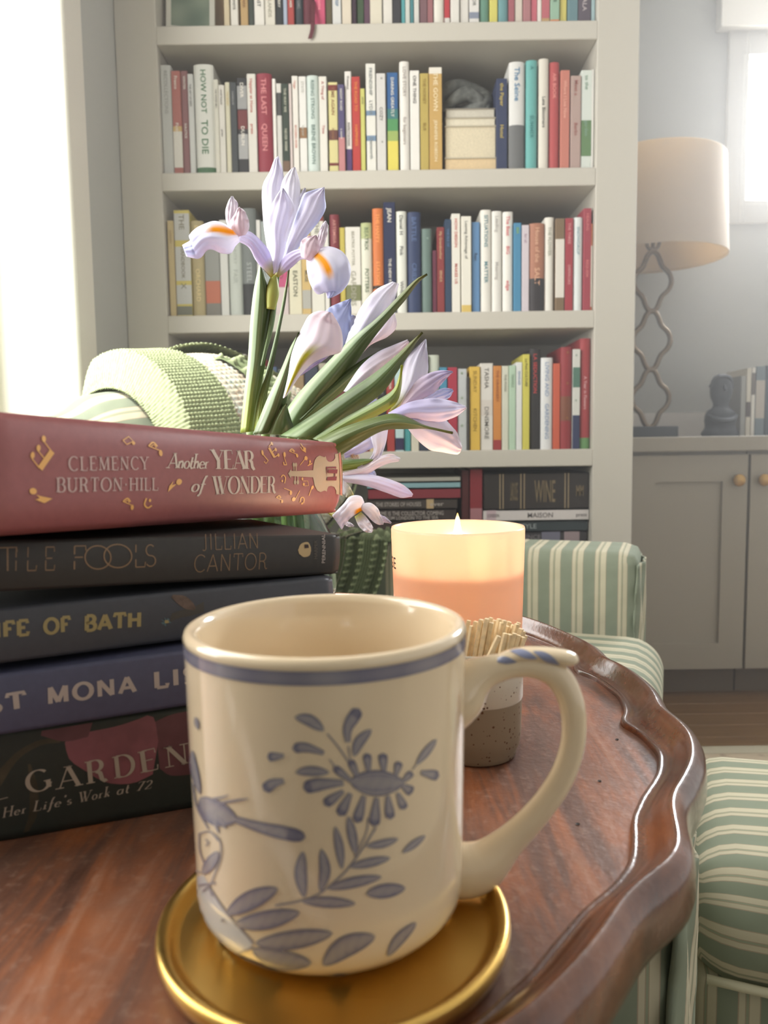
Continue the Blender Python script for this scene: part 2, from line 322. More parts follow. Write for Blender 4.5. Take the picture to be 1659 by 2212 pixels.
# ------------------------------------------------------------------ books upright
m_page = mat('page_edges', (226, 216, 192), .9, noise=.06, nscale=400)
def bookmat(c):
    g_ = .3*c[0]+.59*c[1]+.11*c[2]; k_ = .78
    return mat('book_cover', tuple(int(max(0, min(255, g_+(v-g_)*k_))) for v in c), .55, spec=.35)
def profile(w, d, hard, r):
    """spine cross-section from back-left round the spine to back-right, x in 0..w, y from 0 (spine)"""
    P = [(0, d)]
    if hard:
        n = 8; bulge = min(.006, w*.22)
        for i in range(n+1):
            t = i/n; P.append((w*t, bulge*(1-(sin(pi*t))**.6)))
    else:
        e = min(.0012, w*.12); P += [(0, e), (e, 0), (w-e, 0), (w, e)]
    P.append((w, d)); return P
def upright(x0, x1, z0, h, yf, d, col, tcol, text, label, group, bands=(), hard=False, cat='book', tilt=0):
    w = x1-x0-.0006; o = None; P = profile(w, d, hard, 0); n = len(P); V = []; Fc = []
    base = Vector((x0, yf, z0))
    T = .0014
    inner = [(min(max(x, T), w-T), max(y, .006) if 0 < i < n-1 else y) for i, (x, y) in enumerate(P)]
    for z in (0, h):
        V += [(x, y, z) for x, y in P]+[(x, y, z) for x, y in inner]
    for i in range(n-1):
        Fc.append((i, i+1, 2*n+i+1, 2*n+i)); Fc.append((n+i, 3*n+i, 3*n+i+1, n+i+1))
        Fc.append((2*n+i, 2*n+i+1, 3*n+i+1, 3*n+i)); Fc.append((i, n+i, n+i+1, i+1))
    for e in (0, n-1): Fc.append((e, 2*n+e, 3*n+e, n+e))
    b = fixn(obj('book', V, Fc, bookmat(col))); b.location = base
    if tilt: b.rotation_euler = (0, tilt, 0)
    tag(b, label, cat, group)
    g = .003 if hard else .0006
    box('page_block', (T, .0062, g), (w-T, d-.002, h-g), m_page, b)
    def yof(x):
        for (xa, ya), (xb, yb) in zip(P[1:-1], P[2:]):
            if xa-1e-6 <= x <= xb+1e-6 and xb > xa: return ya+(yb-ya)*(x-xa)/(xb-xa)
        return 0
    for f0, f1, c in bands:
        V = []; Fc = []; q = P[1:-1]
        for z in (h*(1-f1), h*(1-f0)): V += [(x, y-.0004, z) for x, y in q]
        k = len(q)
        for i in range(k-1): Fc.append((i, i+1, k+i+1, k+i))
        obj('spine_band', V, Fc, bookmat(c), b)
    if text and w > .006:
        parts = text.split('|'); rngs = [(.10, .80)] if len(parts) == 1 else ([(.05, .44), (.50, .90)] if len(parts) == 2 else [(.04, .3), (.34, .64), (.68, .94)])
        for s, (f0, f1) in zip(parts, rngs):
            if not s: continue
            V = []; Fc = []
            tv, tf, tw = bfont(s, .012); sc = min(w*.46, (f1-f0)*h/max(tw, .3)*.9)
            sx = min((f1-f0)*h/max(tw, .01), sc*1.15); n0 = len(V)
            for a, c in tv:
                xx = w/2-sc*.36+c*sc*.72; V.append((xx, yof(xx)-.0007, h*(1-f0)-a*sx))
            Fc += [tuple(i+n0 for i in f) for f in tf]
            obj('spine_lettering', V, Fc, mat('spine_ink', tuple(tcol), .6), b)
    return b
WH = (225, 220, 208); CR = (222, 212, 186); BK = (38, 38, 40); NV = (38, 48, 88)
def row(data, kx, x_off, sc, zi, ybot, yrow0, shelfname, group, jitter=.008):
    """data tuples: zoomed x0,x1,ytop of the spine as measured in the photograph, colours, lettering, description"""
    prev = 'white left side of the bookcase'
    for it in data:
        a, b, t, col, tcol, text, desc, cw = it[:8]; bands = it[8] if len(it) > 8 else (); opt = it[9] if len(it) > 9 else ''
        px0 = x_off+a/sc; px1 = x_off+b/sc; yt = yrow0+t/sc
        Y = YF+.012+random.random()*jitter+(.02 if 'b' in opt else 0)
        X0 = atY(px0, ybot, YF+.003).x; X1 = atY(px1, ybot, YF+.003).x
        X0 = max(X0, XL+.001); X1 = min(X1, XR-.001); X1 = max(X1, X0+.005) if X0 < 0 else X1; X0 = min(X0, X1-.005)
        h = atY((px0+px1)/2, yt, Y).z-ZS[zi]
        lab = f"{desc} on the {shelfname}, right of the {prev}"
        if len(lab.split()) > 16: lab = f"{desc}, {shelfname}, beside the {prev}"
        if len(lab.split()) > 16: lab = f"{desc} on the {shelfname}"
        upright(X0, X1, ZS[zi]+.0002, max(.05, h), Y, .15 if X1-X0 > .012 else .13, col, tcol, text, lab, group, bands, hard='h' in opt)
        prev = cw
D = (70, 66, 62); G = (60, 110, 70); RD = (170, 50, 54); GD = (190, 160, 90)
second_a = [
 (158,245,468,(188,190,184),(150,150,145),'RECOLLECTIONS|','worn pale grey paperback','pale grey book'),
 (246,312,508,(180,92,80),WH,'Fresco|Fiction','salmon book with white lower block','salmon book',((.53,.58,(205,165,90)),(.58,.93,(214,208,196)))),
 (313,361,508,(142,82,84),WH,'WINTER|SOLSTICE','dusty rose paperback with white lettering','dusty rose book'),
 (363,402,530,(196,198,192),D,'THE ART OF BEES','thin pale grey paperback','thin pale grey book'),
 (403,545,460,(212,212,202),G,'HOW NOT|TO DIE','thick white hardback with green capitals','thick white hardback',((.93,.985,(60,110,66)),),'h'),
 (546,580,570,(206,202,184),D,'THE WATER MILL','slim cream paperback with grey capitals','slim cream book'),
 (581,625,610,(208,204,190),D,'small house|press','short off-white paperback','short off-white book'),
 (626,662,590,(206,200,168),GD,'THE SECRET','pale yellow slim paperback','pale yellow book'),
 (663,710,590,(58,64,68),(150,150,150),'notebook','charcoal grey paperback','charcoal book'),
 (711,785,560,(44,44,48),WH,'DIVER|DUBLIN','black paperback with white and red blocks','black book',((.08,.32,(150,150,148)),(.33,.53,(120,46,46)),(.58,.84,(160,160,158)))),
 (786,850,530,(214,208,196),(186,96,84),'Happier at Home|press','white paperback with red italic title','white book with red title'),
 (851,962,525,(158,44,62),(215,140,140),'THE LAST|QUEEN','thick crimson hardback','thick crimson hardback',(),'h'),
 (965,990,565,(226,222,212),D,'','very thin white booklet','thin white booklet'),
 (991,1030,600,(70,72,70),WH,'','slim dark grey pamphlet','slim dark grey pamphlet',((.0,.1,(214,210,200)),(.35,.98,(206,204,194)))),
 (1031,1083,600,(48,62,50),(190,190,170),'THE WAY WE|NEVER WERE','dark green paperback with brown foot','dark green book',((.86,1,(118,88,66)),)),
 (1084,1104,600,(206,188,182),D,'','very thin pinkish booklet','thin pinkish booklet'),
 (1105,1150,545,(222,218,206),(196,120,100),'Hygge|MODERN RIVER','white paperback with orange and black titles','white book'),
 (1153,1208,548,(222,220,212),(170,170,160),'STATE|harper','white paperback with a brown picture square','white book with brown square',((.52,.63,(150,104,60)),)),
 (1211,1296,540,(196,210,200),(84,112,104),'RISING STRONG|BRENE BROWN','pale mint hardback with grey title','pale mint hardback',(),'h'),
 (1299,1356,548,(220,214,202),(170,80,74),'A Thing of|Time','white paperback with thin red title','white book with thin red title'),
 (1363,1432,590,(214,202,128),(140,96,60),'TIME AGAIN|novel','yellow paperback with dark red bands','yellow banded book',((.03,.09,(130,44,40)),(.52,.63,(110,60,50)),(.88,.91,(130,44,40)))),
 (1434,1482,605,(84,74,120),WH,'NIGHT ROAD|a novel','purple paperback with pink lower third','purple and pink book',((.6,1,(196,120,120)),)),
 (1484,1532,512,(224,218,210),D,'Presence|EXPECTATION','tall white paperback with purple foot','white and purple book',((.76,1,(86,56,116)),)),
 (1534,1594,550,(200,52,46),(226,140,60),'THE ROAD TO|HAPPINESS','bright red paperback with orange title','bright red book'),
 (1595,1628,635,(198,196,90),D,'GOOD','short lime yellow paperback','lime yellow book'),
]
second_b = [
 (98,160,408,(220,218,206),(110,116,116),'FRIENDSHIP|LYDIA|Denworth','tall white paperback with two blue stripes','white book with blue stripes',((.43,.475,(110,140,170)),(.66,.71,(110,140,170)))),
 (164,224,470,(206,202,196),(110,108,104),'*|COZY|*','light grey paperback lettered in spaced capitals','light grey book'),
 (232,303,465,(40,96,160),WH,'DARING GREATLY|','glossy paperback shading blue to green to yellow','blue green yellow book',((.36,.46,(50,120,120)),(.46,.58,(70,148,80)),(.58,.68,(150,176,80)),(.68,1,(220,204,66)))),
 (313,375,393,(222,216,206),(150,140,132),'LOVE STORY|for beginners','tall white hardback with faint grey title','tall white hardback',(),'h'),
 (379,440,452,(226,222,214),D,'ONE THING|','plain white paperback with small black title','plain white book'),
 (444,500,470,(186,160,66),(140,112,40),'THE HONEY|BUS','mustard yellow paperback','mustard book'),
 (502,585,432,(200,154,74),(236,220,180),'THE GOWN|JENNIFER ROBSON','golden paperback with white capitals','golden book',((0,.06,(224,216,200)),)),
]
second_c = [
 (933,1003,503,(48,58,94),(190,170,90),'the Paper|Hotel','navy paperback with yellow script','navy book'),
 (1013,1113,395,(212,210,206),(58,120,160),'The Seine|','thick book, white above and grey below','white and grey book',((.58,1,(104,106,106)),),'h'),
 (1121,1192,385,(88,172,166),(50,120,116),'A|SUMMER','tall teal hardback','tall teal hardback',(),'h'),
 (1203,1266,375,(214,206,190),(70,70,64),'|Late Bloomers|','tall cream hardback with black handwritten title','tall cream hardback',(),'h'),
 (1272,1337,398,(192,66,66),(230,150,140),'AIR BOOK','tall red hardback','tall red hardback',(),'h'),
 (1343,1402,450,(204,112,92),(230,170,150),'Where I Live Now','coral paperback','coral book'),
 (1408,1474,485,(176,146,134),(150,80,70),'Meet a|Berlin','short pinkish tan paperback','pinkish tan book'),
 (1476,1545,450,(206,214,204),(120,150,130),'to the|garden','pale mint paperback with a green leaf','pale mint book with leaf',((.5,.86,(90,130,76)),)),
 (1553,1586,445,(216,214,206),(150,150,144),'letters','slim white paperback at the right end','slim white end book'),
]
gp = 'books standing on the second shelf'
row(second_a, 0, 300, 3.318, 1, 369, 0, 'second shelf', gp)
row(second_b, 0, 760, 2.963, 1, 366, 0, 'second shelf', gp)
row(second_c, 0, 760, 2.963, 1, 364, 0, 'second shelf', gp)
top_a = [
 (605,645,-260,(206,186,146),(150,110,60),'tale','slim cream and orange book','slim cream book'),
 (650,706,-260,(220,214,202),D,'RIVER|WHITE','white paperback with small brown mark','white book'),
 (722,780,-260,(190,150,90),(120,80,40),'THE BIRD|DARK','tan gold paperback with brown capitals','tan gold book'),
 (783,820,-240,(54,64,54),GD,'','narrow dark green book','narrow dark green book'),
 (822,896,-280,(222,218,206),(70,72,66),'THE|LAST','white paperback ending in black capitals','white book with black capitals'),
 (900,974,-260,(214,208,190),(150,146,130),'HISTORY OF|ISLANDS','cream paperback with fine grey title','cream book'),
 (976,1030,-260,(40,44,48),WH,'NIGHT|FERRY','black paperback','black book'),
 (1032,1062,-200,(160,174,196),WH,'','thin pale blue book','thin pale blue book'),
 (1064,1112,-250,(180,58,54),WH,'ROME|RUMER','red paperback','red book'),
 (1114,1176,-270,(54,64,72),(150,150,150),'THE|STOIC','dark slate hardback','dark slate hardback',(),'h'),
 (1178,1256,-280,(104,36,50),(160,90,90),'ANNALS|','maroon hardback with a hanging ribbon','maroon hardback',(),'h'),
 (1259,1336,-260,(214,70,110),(240,150,160),'Sweet|Home','hot pink paperback','hot pink book'),
 (1338,1386,-240,(92,80,54),GD,'','olive brown book','olive brown book'),
 (1388,1452,-260,(206,206,200),(90,120,150),'SMALL|WISP','off-white paperback with blue letters','off-white book'),
 (1455,1526,-260,(214,200,176),D,'THE|*','cream paperback with round dark emblem','cream emblem book'),
 (1530,1560,-250,(60,40,56),WH,'','narrow dark plum book','narrow plum book'),
 (1562,1614,-250,(60,84,54),WH,'','forest green book','forest green book'),
 (1616,1660,-250,(96,62,82),WH,'','mauve plum book','mauve plum book'),
]
top_b = [
 (118,196,-240,(214,204,180),(150,146,130),'THE GREAT|o','broad cream paperback','broad cream book'),
 (203,264,-240,(216,212,200),(90,150,140),'ELL|B','white book with teal and black letters','white and teal book'),
 (266,316,-230,(54,54,60),WH,'NOTES','charcoal paperback beside a teal one','charcoal book'),
 (318,345,-230,(70,160,166),WH,'','thin teal book','thin teal book'),
 (346,376,-230,(196,200,190),(90,100,90),'WATER COLOR','narrow grey-white book','narrow grey-white book'),
 (377,400,-230,(60,130,136),WH,'','very thin deep teal book','thin deep teal book'),
 (402,435,-230,(206,204,194),D,'WALKING','narrow white book with fine black letters','narrow white book'),
 (437,488,-240,(124,86,92),(190,150,150),'AT SEA','mauve paperback','mauve book'),
 (489,526,-220,(160,96,100),(210,160,160),'','dusty rose slim book','dusty rose slim book'),
 (530,596,-260,(216,210,196),(150,150,140),'|y','broad ivory hardback','ivory hardback',(),'h'),
 (598,634,-220,(200,50,60),WH,'RACH','red book with white foot','red and white book',((.86,1,(210,204,196)),)),
 (637,693,-240,(216,212,202),(110,110,104),'TEMPEST|a','white paperback with fine grey italic','white italic book'),
 (697,754,-240,(214,208,198),(110,90,80),'VILLA|SP','white paperback with a small red mark','white red-mark book'),
 (758,822,-240,(216,212,206),(110,110,104),'|MOR','white book with a wide grey-blue band','white banded book',((.78,.88,(130,140,160)),)),
 (825,887,-240,(90,142,118),WH,'','sea green hardback','sea green hardback',(),'h'),
 (890,942,-230,(210,200,80),(80,80,50),'STORY','bright yellow paperback','bright yellow book'),
 (945,1008,-240,(92,146,150),WH,'','slate teal hardback','slate teal hardback',(),'h'),
 (1010,1050,-230,(170,86,96),WH,'','rose red slim book','rose red book'),
 (1052,1102,-240,(208,196,180),(160,110,110),'PARIS','cream and pink paperback','cream pink book'),
 (1104,1152,-220,(176,110,114),(210,160,160),'BLOOM','dusty pink paperback','dusty pink book'),
 (1154,1195,-230,(206,90,106),WH,'','coral pink book','coral pink book'),
 (1196,1222,-230,(220,210,200),D,'novels','thin white book between pinks','thin white book'),
 (1223,1275,-220,(190,150,90),(170,80,80),'','pink and mustard striped book','pink and mustard book',((0,.9,(196,90,100)),)),
 (1277,1337,-240,(140,180,150),(60,90,70),'|ATE','mint green book with orange foot','mint green book',((.93,1,(220,120,60)),)),
 (1341,1388,-230,(212,196,84),(110,110,60),'','lemon yellow slim book','lemon yellow book'),
 (1391,1456,-240,(92,132,140),(60,90,96),'|FR','grey teal book','grey teal book'),
 (1458,1540,-240,(86,74,88),(190,180,180),'|MALA','dark purple grey book','purple grey book'),
 (1543,1586,-240,(150,182,188),WH,'','pale blue book at the right end','pale blue book'),
]
gp = 'books standing on the top shelf'
row(top_a, 0, 300, 3.318, 0, 52, 0, 'top shelf', gp)
row(top_b, 0, 760, 2.963, 0, 48, 0, 'top shelf', gp)
third_a = [
 (92,118,262,(150,118,76),WH,'','thin brown book at the left end','thin brown book'),
 (119,163,255,(196,170,110),(150,120,70),'GARDEN','beige gold paperback','beige gold book'),
 (165,277,180,(206,186,70),(120,112,90),'THE|HANDBOOK|X','tall yellow book with pale grey panels','tall yellow book',((.03,.28,(190,190,184)),(.34,.66,(190,190,184)),(.70,.88,(190,190,184)),(.9,.985,(110,110,90)))),
 (279,371,255,(176,156,104),(216,196,140),'BRIGHT|ORCHARD','tan gold hardback','tan gold hardback',(),'h'),
 (374,482,300,(140,142,134),(80,80,76),'Cup|','grey book with orange-red patch','grey and orange book',((.60,.85,(196,96,60)),(.85,1,(120,114,104)))),
 (484,542,250,(206,206,198),(150,80,80),'HAPPIER|','off-white paperback with coloured letters','off-white lettered book'),
 (545,641,270,(188,194,184),(160,166,158),'THE COUNTRY|FAIR','pale grey-green hardback','pale grey-green hardback',(),'h'),
 (643,750,165,(112,118,116),(160,164,162),'|STEEL','thick grey book with black arched foot','thick grey book',((.70,1,(40,42,44)),),'h'),
 (752,782,250,(214,212,204),D,'','thin white book behind the iris','thin white book'),
 (784,862,260,(150,160,156),WH,'','grey-green book behind the tallest iris','grey-green book'),
 (864,972,330,(206,186,184),(120,60,60),'|D','pale pink book with hot pink top','pale pink book',((0,.66,(206,70,120)),)),
 (976,1070,290,(214,208,176),(90,90,70),'THE DAILY|EASTON','cream yellow paperback with olive capitals','cream yellow book'),
 (1072,1138,290,(206,170,96),(90,90,80),'MODERN|MUSE','golden paperback with grey foot','golden grey-foot book',((.72,.93,(170,168,156)),)),
 (1141,1236,222,(216,212,196),(110,110,100),'THE|RIVER','off-white book with dark red top','off-white book with red top',((0,.05,(140,50,50)),)),
 (1238,1270,285,(220,216,206),D,'','thin white book with teal edge','thin white teal book'),
 (1278,1346,210,(136,42,52),(196,140,130),'ARTEMISIA|','dark red paperback','dark red book',(),'h'),
 (1348,1386,305,(196,176,60),WH,'','thin yellow book','thin yellow book'),
 (1388,1498,300,(222,218,204),(160,156,140),'BEATRIX POTTER|GARDENS','broad white book with a small picture','broad white picture book',((.66,.84,(120,124,76)),)),
 (1500,1580,270,(214,212,190),(80,100,70),'BEATRIX|POTTERS','cream hardback with green top','cream green-top book',((0,.17,(176,184,120)),),'h'),
]
third_b = [
 (87,161,160,(222,110,40),(240,160,90),'THE HAPPY|STATION','bright orange hardback','bright orange hardback',((.73,.76,(60,40,30)),),'h'),
 (163,246,118,(38,46,84),WH,'JEAN|THE NEW PARISIENNE','tall navy book with white capitals','tall navy book'),
 (249,321,180,(220,220,206),(60,62,60),'Daniel H|Pink|WHEN','white hardback lettered in black','white black-lettered hardback',(),'h'),
 (327,420,185,(46,62,104),(90,110,150),'BATTLE|CRIES','deep blue hardback','deep blue hardback',(),'h'),
 (426,497,300,(98,122,114),(150,170,160),'*','slate green hardback','slate green hardback',(),'h'),
 (500,528,450,(110,40,64),WH,'','short plum red book','short plum book'),
 (530,582,290,(146,50,50),(206,170,130),'My Grandmother|SENDS','dark red paperback beside a plum one','dark red book'),
 (585,630,235,(42,66,96),(90,120,160),'THE ISLE OF','slim navy blue paperback','slim navy book'),
 (632,692,197,(224,218,204),(190,80,70),'HOW DESIGN|MAKES US','white paperback with red marks','white red-marked book'),
 (697,766,215,(224,218,202),(110,110,104),'Leaving Advantage of|','white paperback with yellow foot','white yellow-foot book',((.92,1,(214,180,80)),)),
 (770,827,255,(86,134,184),(50,60,80),'|Rest|','light blue paperback titled in black','light blue book'),
 (832,907,170,(224,220,206),(60,120,130),'SITUATIONS|MATTER','white hardback with teal and grey capitals','white teal-letter hardback',(),'h'),
 (910,980,178,(222,218,208),(170,166,160),'Leading|Meaning','white hardback with faint grey title','faint-title white hardback',(),'h'),
 (985,1057,183,(226,222,212),(206,90,96),'The Beat|BIG|edge','white hardback with red boxed script','white red-boxed hardback',(),'h'),
 (1060,1112,260,(60,136,180),(140,180,90),'SEA|','blue paperback with green tints','blue book'),
 (1115,1166,275,(206,194,200),(160,130,150),'for all','pale lilac pink paperback','lilac pink book'),
 (1168,1272,262,(176,110,80),(216,170,140),'House of the|SALT','tan brown hardback with black foot','tan brown hardback',((.62,1,(50,44,46)),),'h'),
 (1275,1338,222,(224,220,206),(150,150,130),'THE FLOWER','ivory hardback beside the tan one','ivory hardback',(),'h'),
 (1345,1408,230,(126,98,66),D,'','brown book with long white label','brown labelled book',((.22,.85,(218,210,196)),)),
 (1412,1467,228,(176,44,58),(220,150,150),'THE THREE|EMPERORS','bright crimson paperback','crimson book'),
 (1470,1533,222,(214,220,218),(130,160,170),'SNOWDROP','pale ice-blue hardback','ice-blue hardback',(),'h'),
 (1537,1592,160,(172,50,66),(210,120,120),'HEALING|REQUIEM','tall rose red paperback','tall rose red book'),
 (1594,1628,265,(206,110,60),WH,'','orange and white book at the right end','orange end book',((.25,.95,(214,206,190)),)),
]
gp = 'books standing on the third shelf'
row(third_a, 0, 330, 3.318, 2, 680, 400, 'third shelf', gp)
row(third_b, 0, 780, 3.19, 2, 675, 400, 'third shelf', gp)
fourth_a = [
 (80,205,120,(206,204,190),D,'','broad white book behind the blanket','broad white book'),
 (210,290,235,(60,58,60),WH,'','low black book behind the blanket','low black book'),
 (292,366,225,(90,84,76),WH,'','low brown book behind the blanket','low brown book'),
 (368,478,125,(150,40,54),WH,'Dame|LEE','dark red book with white lettering','dark red book'),
 (480,494,240,(60,60,60),WH,'','narrow black book','narrow black book'),
 (495,557,160,(206,192,150),D,'','narrow cream book','narrow cream book'),
 (574,645,150,(206,204,192),D,'','pale grey-cream book','grey-cream book'),
 (650,735,235,(100,96,84),D,'','dull olive book','dull olive book'),
 (738,785,180,(196,44,64),WH,'','bright red slim book','bright red slim book'),
 (788,868,240,(60,84,120),WH,'','dusty blue book','dusty blue book'),
 (872,960,255,(84,90,84),WH,'','dark green-grey book behind the stems','green-grey book'),
 (965,1060,235,(150,120,80),WH,'','tan book behind the irises','tan book'),
 (1065,1160,240,(50,60,80),WH,'','dark navy book behind the irises','dark navy book'),
 (1165,1250,215,(170,160,140),WH,'','stone coloured book behind the irises','stone coloured book'),
 (1255,1350,225,(120,50,50),WH,'','brick red book behind the irises','brick red book'),
 (1355,1450,230,(60,80,70),WH,'','bottle green book behind the irises','bottle green book'),
]
fourth_b = [
 (0,58,270,(150,50,48),WH,'MO','dark red book behind the iris petals','dark red book'),
 (60,118,365,(206,180,130),D,'','short beige book behind the iris petals','short beige book'),
 (120,176,300,(44,42,44),(150,150,150),'NOIR','black book behind the open iris','black book'),
 (180,236,240,(176,54,50),WH,'DIANA','scarlet book behind the open iris','scarlet book'),
 (239,299,240,(176,206,206),D,'','pale aqua book with navy foot','pale aqua book',((.84,.985,(50,44,84)),)),
 (300,346,250,(60,156,160),WH,'','turquoise book behind the open iris','turquoise book'),
 (349,403,260,(206,200,176),D,'|*','cream book with a small black mark','cream marked book'),
 (405,468,150,(50,60,80),WH,'','dark navy book behind the open iris','dark navy book'),
 (469,548,150,(196,204,184),(110,120,100),'|THE POET','tall pale green hardback','tall pale green hardback',(),'h'),
 (550,602,235,(60,140,176),WH,'','cyan blue book','cyan blue book'),
 (605,670,235,(184,44,66),WH,'','crimson book right of the cyan one','crimson book'),
 (673,737,245,(186,190,190),(110,140,90),'o|o|o','pale grey book sprigged with flowers','sprigged grey book'),
 (738,752,300,(70,64,60),WH,'','very thin dark book','very thin dark book'),
 (755,828,230,(222,176,50),(150,120,40),'SUNDAY|KITCHEN','sunny yellow paperback','sunny yellow book'),
 (830,918,207,(214,208,198),(110,106,100),'TASHA|DINSMORE','broad off-white paperback','broad off-white book',((.42,.60,(206,196,184)),)),
 (920,977,225,(214,128,46),(150,80,40),'THE ORANGERY|','orange book with red foot','orange red-foot book',((.88,1,(170,50,50)),)),
 (979,1026,225,(206,206,184),(120,120,100),'THE POND','cream paperback right of the orange one','cream book'),
 (1027,1073,222,(172,202,172),(110,140,110),'TRAVELS','mint green paperback','mint green book'),
 (1075,1118,200,(216,218,214),(110,140,170),'SEAGLASS','slim white book with blue letters','slim white blue-letter book'),
 (1120,1168,145,(206,196,60),(90,80,30),'Le Petit CULTURE|','yellow book with dark upright letters','yellow dark-letter book'),
 (1171,1246,108,(46,42,42),(190,60,60),'LA SEDUCTION|','black hardback with red capitals','black red-letter hardback',(),'h'),
 (1248,1330,168,(218,218,216),(130,150,180),'LIVING AND|GARDENING','white hardback with faint blue title','white faint-title hardback',(),'h'),
 (1333,1382,208,(216,84,50),WH,'','vermilion orange slim book','vermilion slim book'),
 (1384,1462,95,(160,40,46),(150,100,50),'*|*|*','dark red hardback with gold blotches','red and gold hardback',((.48,.72,(132,70,44)),),'h'),
 (1464,1516,110,(206,206,196),(70,110,90),'o|o','green and white patterned book, navy foot','green patterned book',((.18,.38,(76,120,100)),(.66,1,(48,56,96)))),
 (1519,1594,35,(180,54,58),(214,170,170),'|A Year in Flowers|','tall red hardback with green foot','tall red green-foot book',((.9,1,(96,150,84)),),'h'),
]
gp = 'books standing on the fourth shelf'
row(fourth_a, 0, 340, 3.318, 3, 972, 720, 'fourth shelf', gp)
row(fourth_b, 0, 780, 3.19, 3, 972, 720, 'fourth shelf', gp)
# ribbon marker belonging to the maroon hardback: hangs over the shelf edge
for o in list(bpy.data.objects):
    if o.get('label', '').startswith('maroon hardback'):
        p = atY(675, 40, YF-.004); rx = p.x-o.location.x; yo = -o.location.y
        V = []; Fc = []
        pts = [(rx, 1.64, .03), (rx, 1.652, .010), (rx+.001, 1.6555, .003), (rx+.001, 1.657, -.01), (rx-.001, 1.657, -.03), (rx-.004, 1.657, -.052)]
        zb = 0
        pts = [(rx+.001, .000, .05), (rx+.001, -.0145, .004), (rx, -.0175, .001), (rx, -.0190, -.012), (rx-.002, -.0190, -.02), (rx-.006, -.0188, -.032)]
        for x, y_, z in pts: V += [(x-.004, y_, z), (x+.004, y_, z)]
        for i in range(len(pts)-1): Fc.append((2*i, 2*i+1, 2*i+3, 2*i+2))
        rb = obj('ribbon_marker', V, Fc, mat('ribbon', (90, 34, 44), .5), o)
        sm = rb.modifiers.new('s', 'SOLIDIFY'); sm.thickness = .0008
# books lying with page edges outwards on second shelf, and the grey stone ornament
zt = ZS[1]+.0003; gpp = 'books lying flat in the gap on the second shelf'
stack = [(1080, 992, (214, 190, 150), 'lowest lying book with buff page edges'), (990, 800, (212, 200, 172), 'thick lying book with cream page edges'), (799, 748, (214, 206, 184), 'thin lying book over the dark gap line'), (746, 690, (198, 192, 176), 'uppermost lying book with a greyish cover')]
X0 = atY(760+592/2.963, 360, YF+.03).x; X1 = atY(760+926/2.963, 360, YF+.03).x
for i, (yb, yt, c, d) in enumerate(stack):
    h = (yb-yt)/2.963/FPX*(YF+.03); a = X0+.001*i; b_ = X1-.001*i
    t = empty('book'); t.location = (a, YF+.022+.002*i, zt)
    tag(t, f'{d}, under the stone ornament on the second shelf', 'book', gpp)
    w = b_-a; dd = .16
    boxes('cover', [((0, 0, 0), (w, dd, .0012)), ((0, 0, h-.0018), (w, dd, h-.0006)), ((0, dd-.002, 0), (w, dd, h-.0006))], bookmat((150, 140, 124) if i == 3 else (190, 178, 150)), t)
    box('page_block', (.002, .003, .0012), (w-.002, dd-.002, h-.0018), mat('page_edges_%d' % i, c, .9, noise=.08, nscale=300), t)
    zt += h
# stone ornament: knotted ring of carved stone
on = empty('ornament'); on.location = ((X0+X1)/2-.008, YF+.075, zt)
tag(on, 'dark grey carved stone ornament resting on lying books', 'ornament')
m_st = mat('grey_stone', (96, 98, 94), .7, noise=.35, nscale=60, bump=.3)
P = []
for i in range(33):
    t = 2*pi*i/32; P.append((.047*cos(t), .012*sin(2*t), .036+.026*sin(t)))
tube('ring', P, [.0145]*33, m_st, on, n=12, samples=96)
P = [(-.045, -.01, .012), (-.02, -.022, .03), (.005, -.02, .04), (.03, -.015, .028), (.05, -.01, .012)]
tube('coil', P, [.010, .013, .015, .013, .010], m_st, on, n=12, samples=40)
box('foot', (-.05, -.03, 0), (.05, .03, .009), m_st, on, bevel=.004)

# art print and box at left of the top shelf
Yp = YF+.06
p0 = atY(338, 54, Yp+.03); p1 = atY(484, 52, Yp+.03)
bb = empty('box'); tag(bb, 'beige storage box behind the framed print on the top shelf', 'box')
box('body', (XL+.005, Yp+.03, ZS[0]+.0004), (p1.x, Yp+.15, ZS[0]+.22), mat('beige_box', (190, 166, 140), .7), bb, bevel=.002)
box('lid', (XL+.004, Yp+.028, ZS[0]+.22), (p1.x+.001, Yp+.152, ZS[0]+.25), mat('beige_box', (190, 166, 140), .7), bb, bevel=.002)
pr = empty('framed_print'); tag(pr, 'small framed landscape print leaning on the top shelf', 'picture')
q0 = atY(362, 40, Yp).x; q1 = atY(467, 40, Yp).x
pr.location = (q0, Yp-.02, ZS[0]+.0016); pr.rotation_euler = (radians(-8), 0, 0)
box('backing', (0, 0, 0), (q1-q0, .006, .19), mat('print_margin', (206, 204, 192), .7), pr, bevel=.001, bseg=1)
PW = q1-q0
V = []; Fc = []; cols = []
for j in range(25):
    for i in range(17):
        u, v = i/16, j/24; V.append((PW*(.11+.78*u), -.0006, .022+v*.15+(-.010*u if j == 0 else 0)*1))
        n = sin(u*7+v*5)*.5+sin(v*13-u*4)*.5
        cols.append(lin((110+18*n, 124+16*n, 108+14*n)) if v < .45 else lin((130+20*n, 150+10*n, 160)))
for j in range(24):
    for i in range(16): a = j*17+i; Fc.append((a, a+1, a+18, a+17))
obj('picture', V, Fc, vcmat('print_ink'), pr, cols=cols)
tv, tf, tw = bfont('NORTH LONDON', .01); s = .0085
obj('caption', [(PW*.1+a*s*.9, -.0008, .010+c*s*.7-a*.0006) for a, c in tv], tf, mat('caption_ink', (110, 110, 104)), pr)

